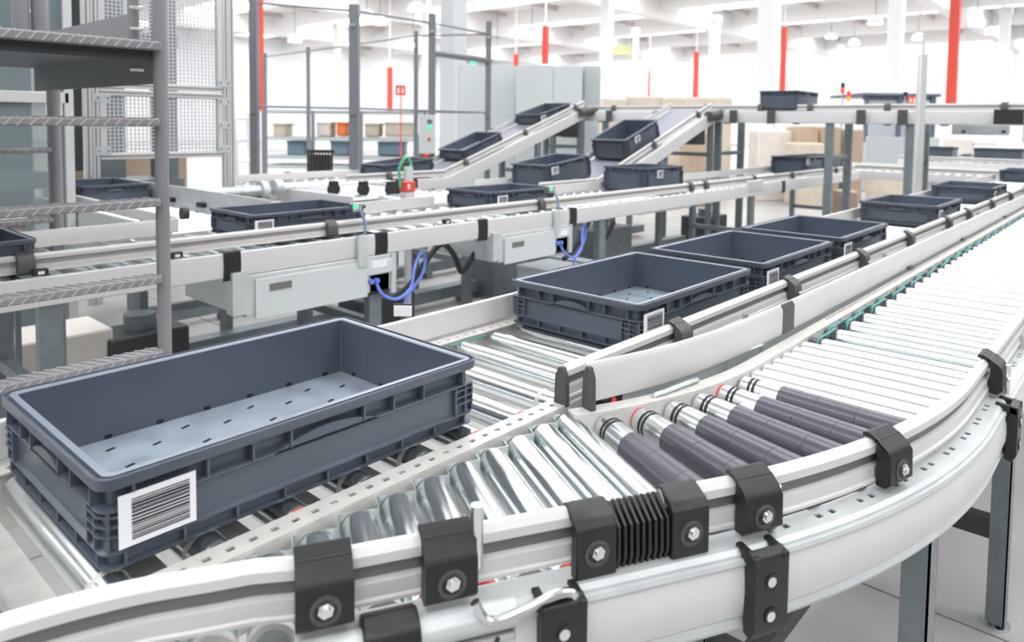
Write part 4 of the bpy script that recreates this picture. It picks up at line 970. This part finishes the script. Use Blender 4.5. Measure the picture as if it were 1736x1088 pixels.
# shelving behind the fence
t = bthing('storage_rack', 'grey storage rack with shelves behind the fence', 'shelving', 580, 15)
for px in (446, 530, 612, 720): facing_box(px-2, px+2, 188, 330, 15, .08, 'fencepost', t, 'upright', 0, -.75)
for py in (190, 236, 268, 284): facing_box(446, 720, py-3, py+3, 15, .8, 'cabinet_side', t, 'shelf')
for px0, px1, py0, py1, m, lbl in ((536, 560, 208, 232, 'sack', 'cream bundle on the rack shelf left of the orange sack'), (570, 587, 208, 231, 'orange', 'orange sack on the storage rack'), (618, 642, 210, 232, 'card_pale', 'beige carton on the rack right of the fence post'), (652, 700, 208, 232, 'card_pale', 'wide beige carton on the rack near the control box'), (462, 484, 210, 232, 'card_pale', 'beige carton at the left end of the rack shelf'), (486, 518, 240, 264, 'bluegrey', 'blue-grey bin on the lower rack shelf'), (640, 684, 242, 264, 'bluegrey', 'blue-grey bin on the lower rack shelf near the red hose'), (560, 590, 240, 264, 'bluegrey', 'blue-grey bin on the lower shelf behind the fence post')):
    o = thing('rack_item', lbl, 'bin' if m == 'bluegrey' else 'bundle', at((px0+px1)/2, py1, 15.3)); base = o.location
    q, c_ = facing_box(px0, px1, py0, py1, 15.2, .5, m, o, 'body', .04); facing_box(px0-1, px1+1, py0-1, py0+2, 15.15, .55, m, o, 'upper_edge')
t = bthing('machine_panel', 'white machine casing with small blue screen behind the fence', 'machine', 500, 31)
facing_box(452, 720, 150, 300, 31, .5, 'wall', t, 'casing', .02, -.75); facing_box(490, 518, 165, 184, 30.93, .05, 'bluegrey', t, 'screen')
for px in (480, 555, 630): facing_box(px, px+2, 152, 190, 30.95, .04, 'cabinet', t, 'panel_joint')
t = bthing('wire_basket', 'black wire basket leaning behind the lane conveyor', 'basket', 542, 8.2)
b = MB(); 
for i in range(9): p = at(522+5*i, 256, 8.2); b.bb(p.x-.006, p.x+.006, p.y-.006, p.y+.006, -.75, p.z)
part('basket_wires', b, 'rubber', t, stuff=True); facing_box(520, 566, 254, 259, 8.2, .06, 'rubber', t, 'basket_rim'); facing_box(522, 564, 262, 300, 8.25, .02, 'groove', t, 'basket_panel', 0, -.75)
t = bthing('step_ladder', 'white step ladder beside the mesh guard', 'ladder', 408, 7.6)
a0, a1, b0, b1 = at(396, 190, 7.6), at(410, 345, 7.6), at(420, 190, 7.9), at(428, 345, 7.9)
for p, q in ((a0, a1), (b0, b1)):
    q = Vector((q.x, q.y, -.75)); part('rail', MB().tube([p, q], .022, 8), 'column', t)
for i in range(6): u = i/6+.05; part('rung', MB().tube([a0.lerp(Vector((a1.x, a1.y, -.75)), u), b0.lerp(Vector((b1.x, b1.y, -.75)), u)], .016, 6), 'column', t)
t = bthing('yellow_sign', 'pale yellow hanging sign near the ceiling', 'sign', 1060, 30); facing_box(1038, 1070, 77, 93, 30, .1, 'yellow', t, 'sign_board'); facing_box(1040, 1041, 20, 77, 30.02, .03, 'beam', t, 'hanger'); facing_box(1067, 1068, 20, 77, 30.02, .03, 'beam', t, 'hanger')
t.location.z = at(1060, 93, 30).z
for ch in t.children: ch.location = -Vector(t.location)
t = bthing('exit_light', 'small green lit exit light on the grey column', 'light', 801, 13); facing_box(797, 807, 101, 109, 14, .08, 'led', t, 'light_box'); facing_box(786, 797, 104, 106, 14, .04, 'groove', t, 'bracket'); t.location.z = at(801, 120, 13).z
for ch in t.children: ch.location = -Vector(t.location)
# high-bay lamps
n = 0
for px, py, d, side in ((500, 70, 26, 'far left near the tall red strip'), (622, 30, 22, 'above the second fence post'), (644, 40, 24, 'just right of the second fence post'), (706, 17, 20, 'above the grey column'), (700, 75, 30, 'low beside the grey column'), (843, 92, 33, 'right of the fence frame'), (902, 54, 26, 'above the signal tower'), (1096, 100, 36, 'left of the middle red strip'), (1357, 81, 34, 'right of the widest white column'), (1409, 64, 30, 'between widest column and the next'), (1448, 75, 33, 'low before the column over the cabin'), (1557, 66, 30, 'above the aluminium post'), (1656, 42, 24, 'right of the largest red strip'), (1681, 56, 28, 'at the right near the last white column'), (1484, 40, 25, 'beside the column over the cabin')):
    p = at(px, py, d); p.z = min(p.z, CZ-.9)
    t = thing('high_bay_lamp', 'bright round ceiling lamp '+side, 'lamp', (p.x, p.y, p.z), 0, 'high-bay lamps under the roof')
    part('lamp_shade', MB().lathe([(.0, .26), (.12, .24), (.22, .12), (.25, .05)], 16, 'z', p), 'column', t); part('lamp_disc', MB().lathe([(-.02, .22), (-.002, .235)], 16, 'z', p), 'lamp', t)
    part('cable', MB().cyl((p.x, p.y, p.z+.25), (p.x, p.y, CZ), .012, 6), 'groove', t)

# ================================================================== lift everything so that the floor lies at z = 0
for o in S.objects:
    if o.parent is None: o.location.z += LIFT
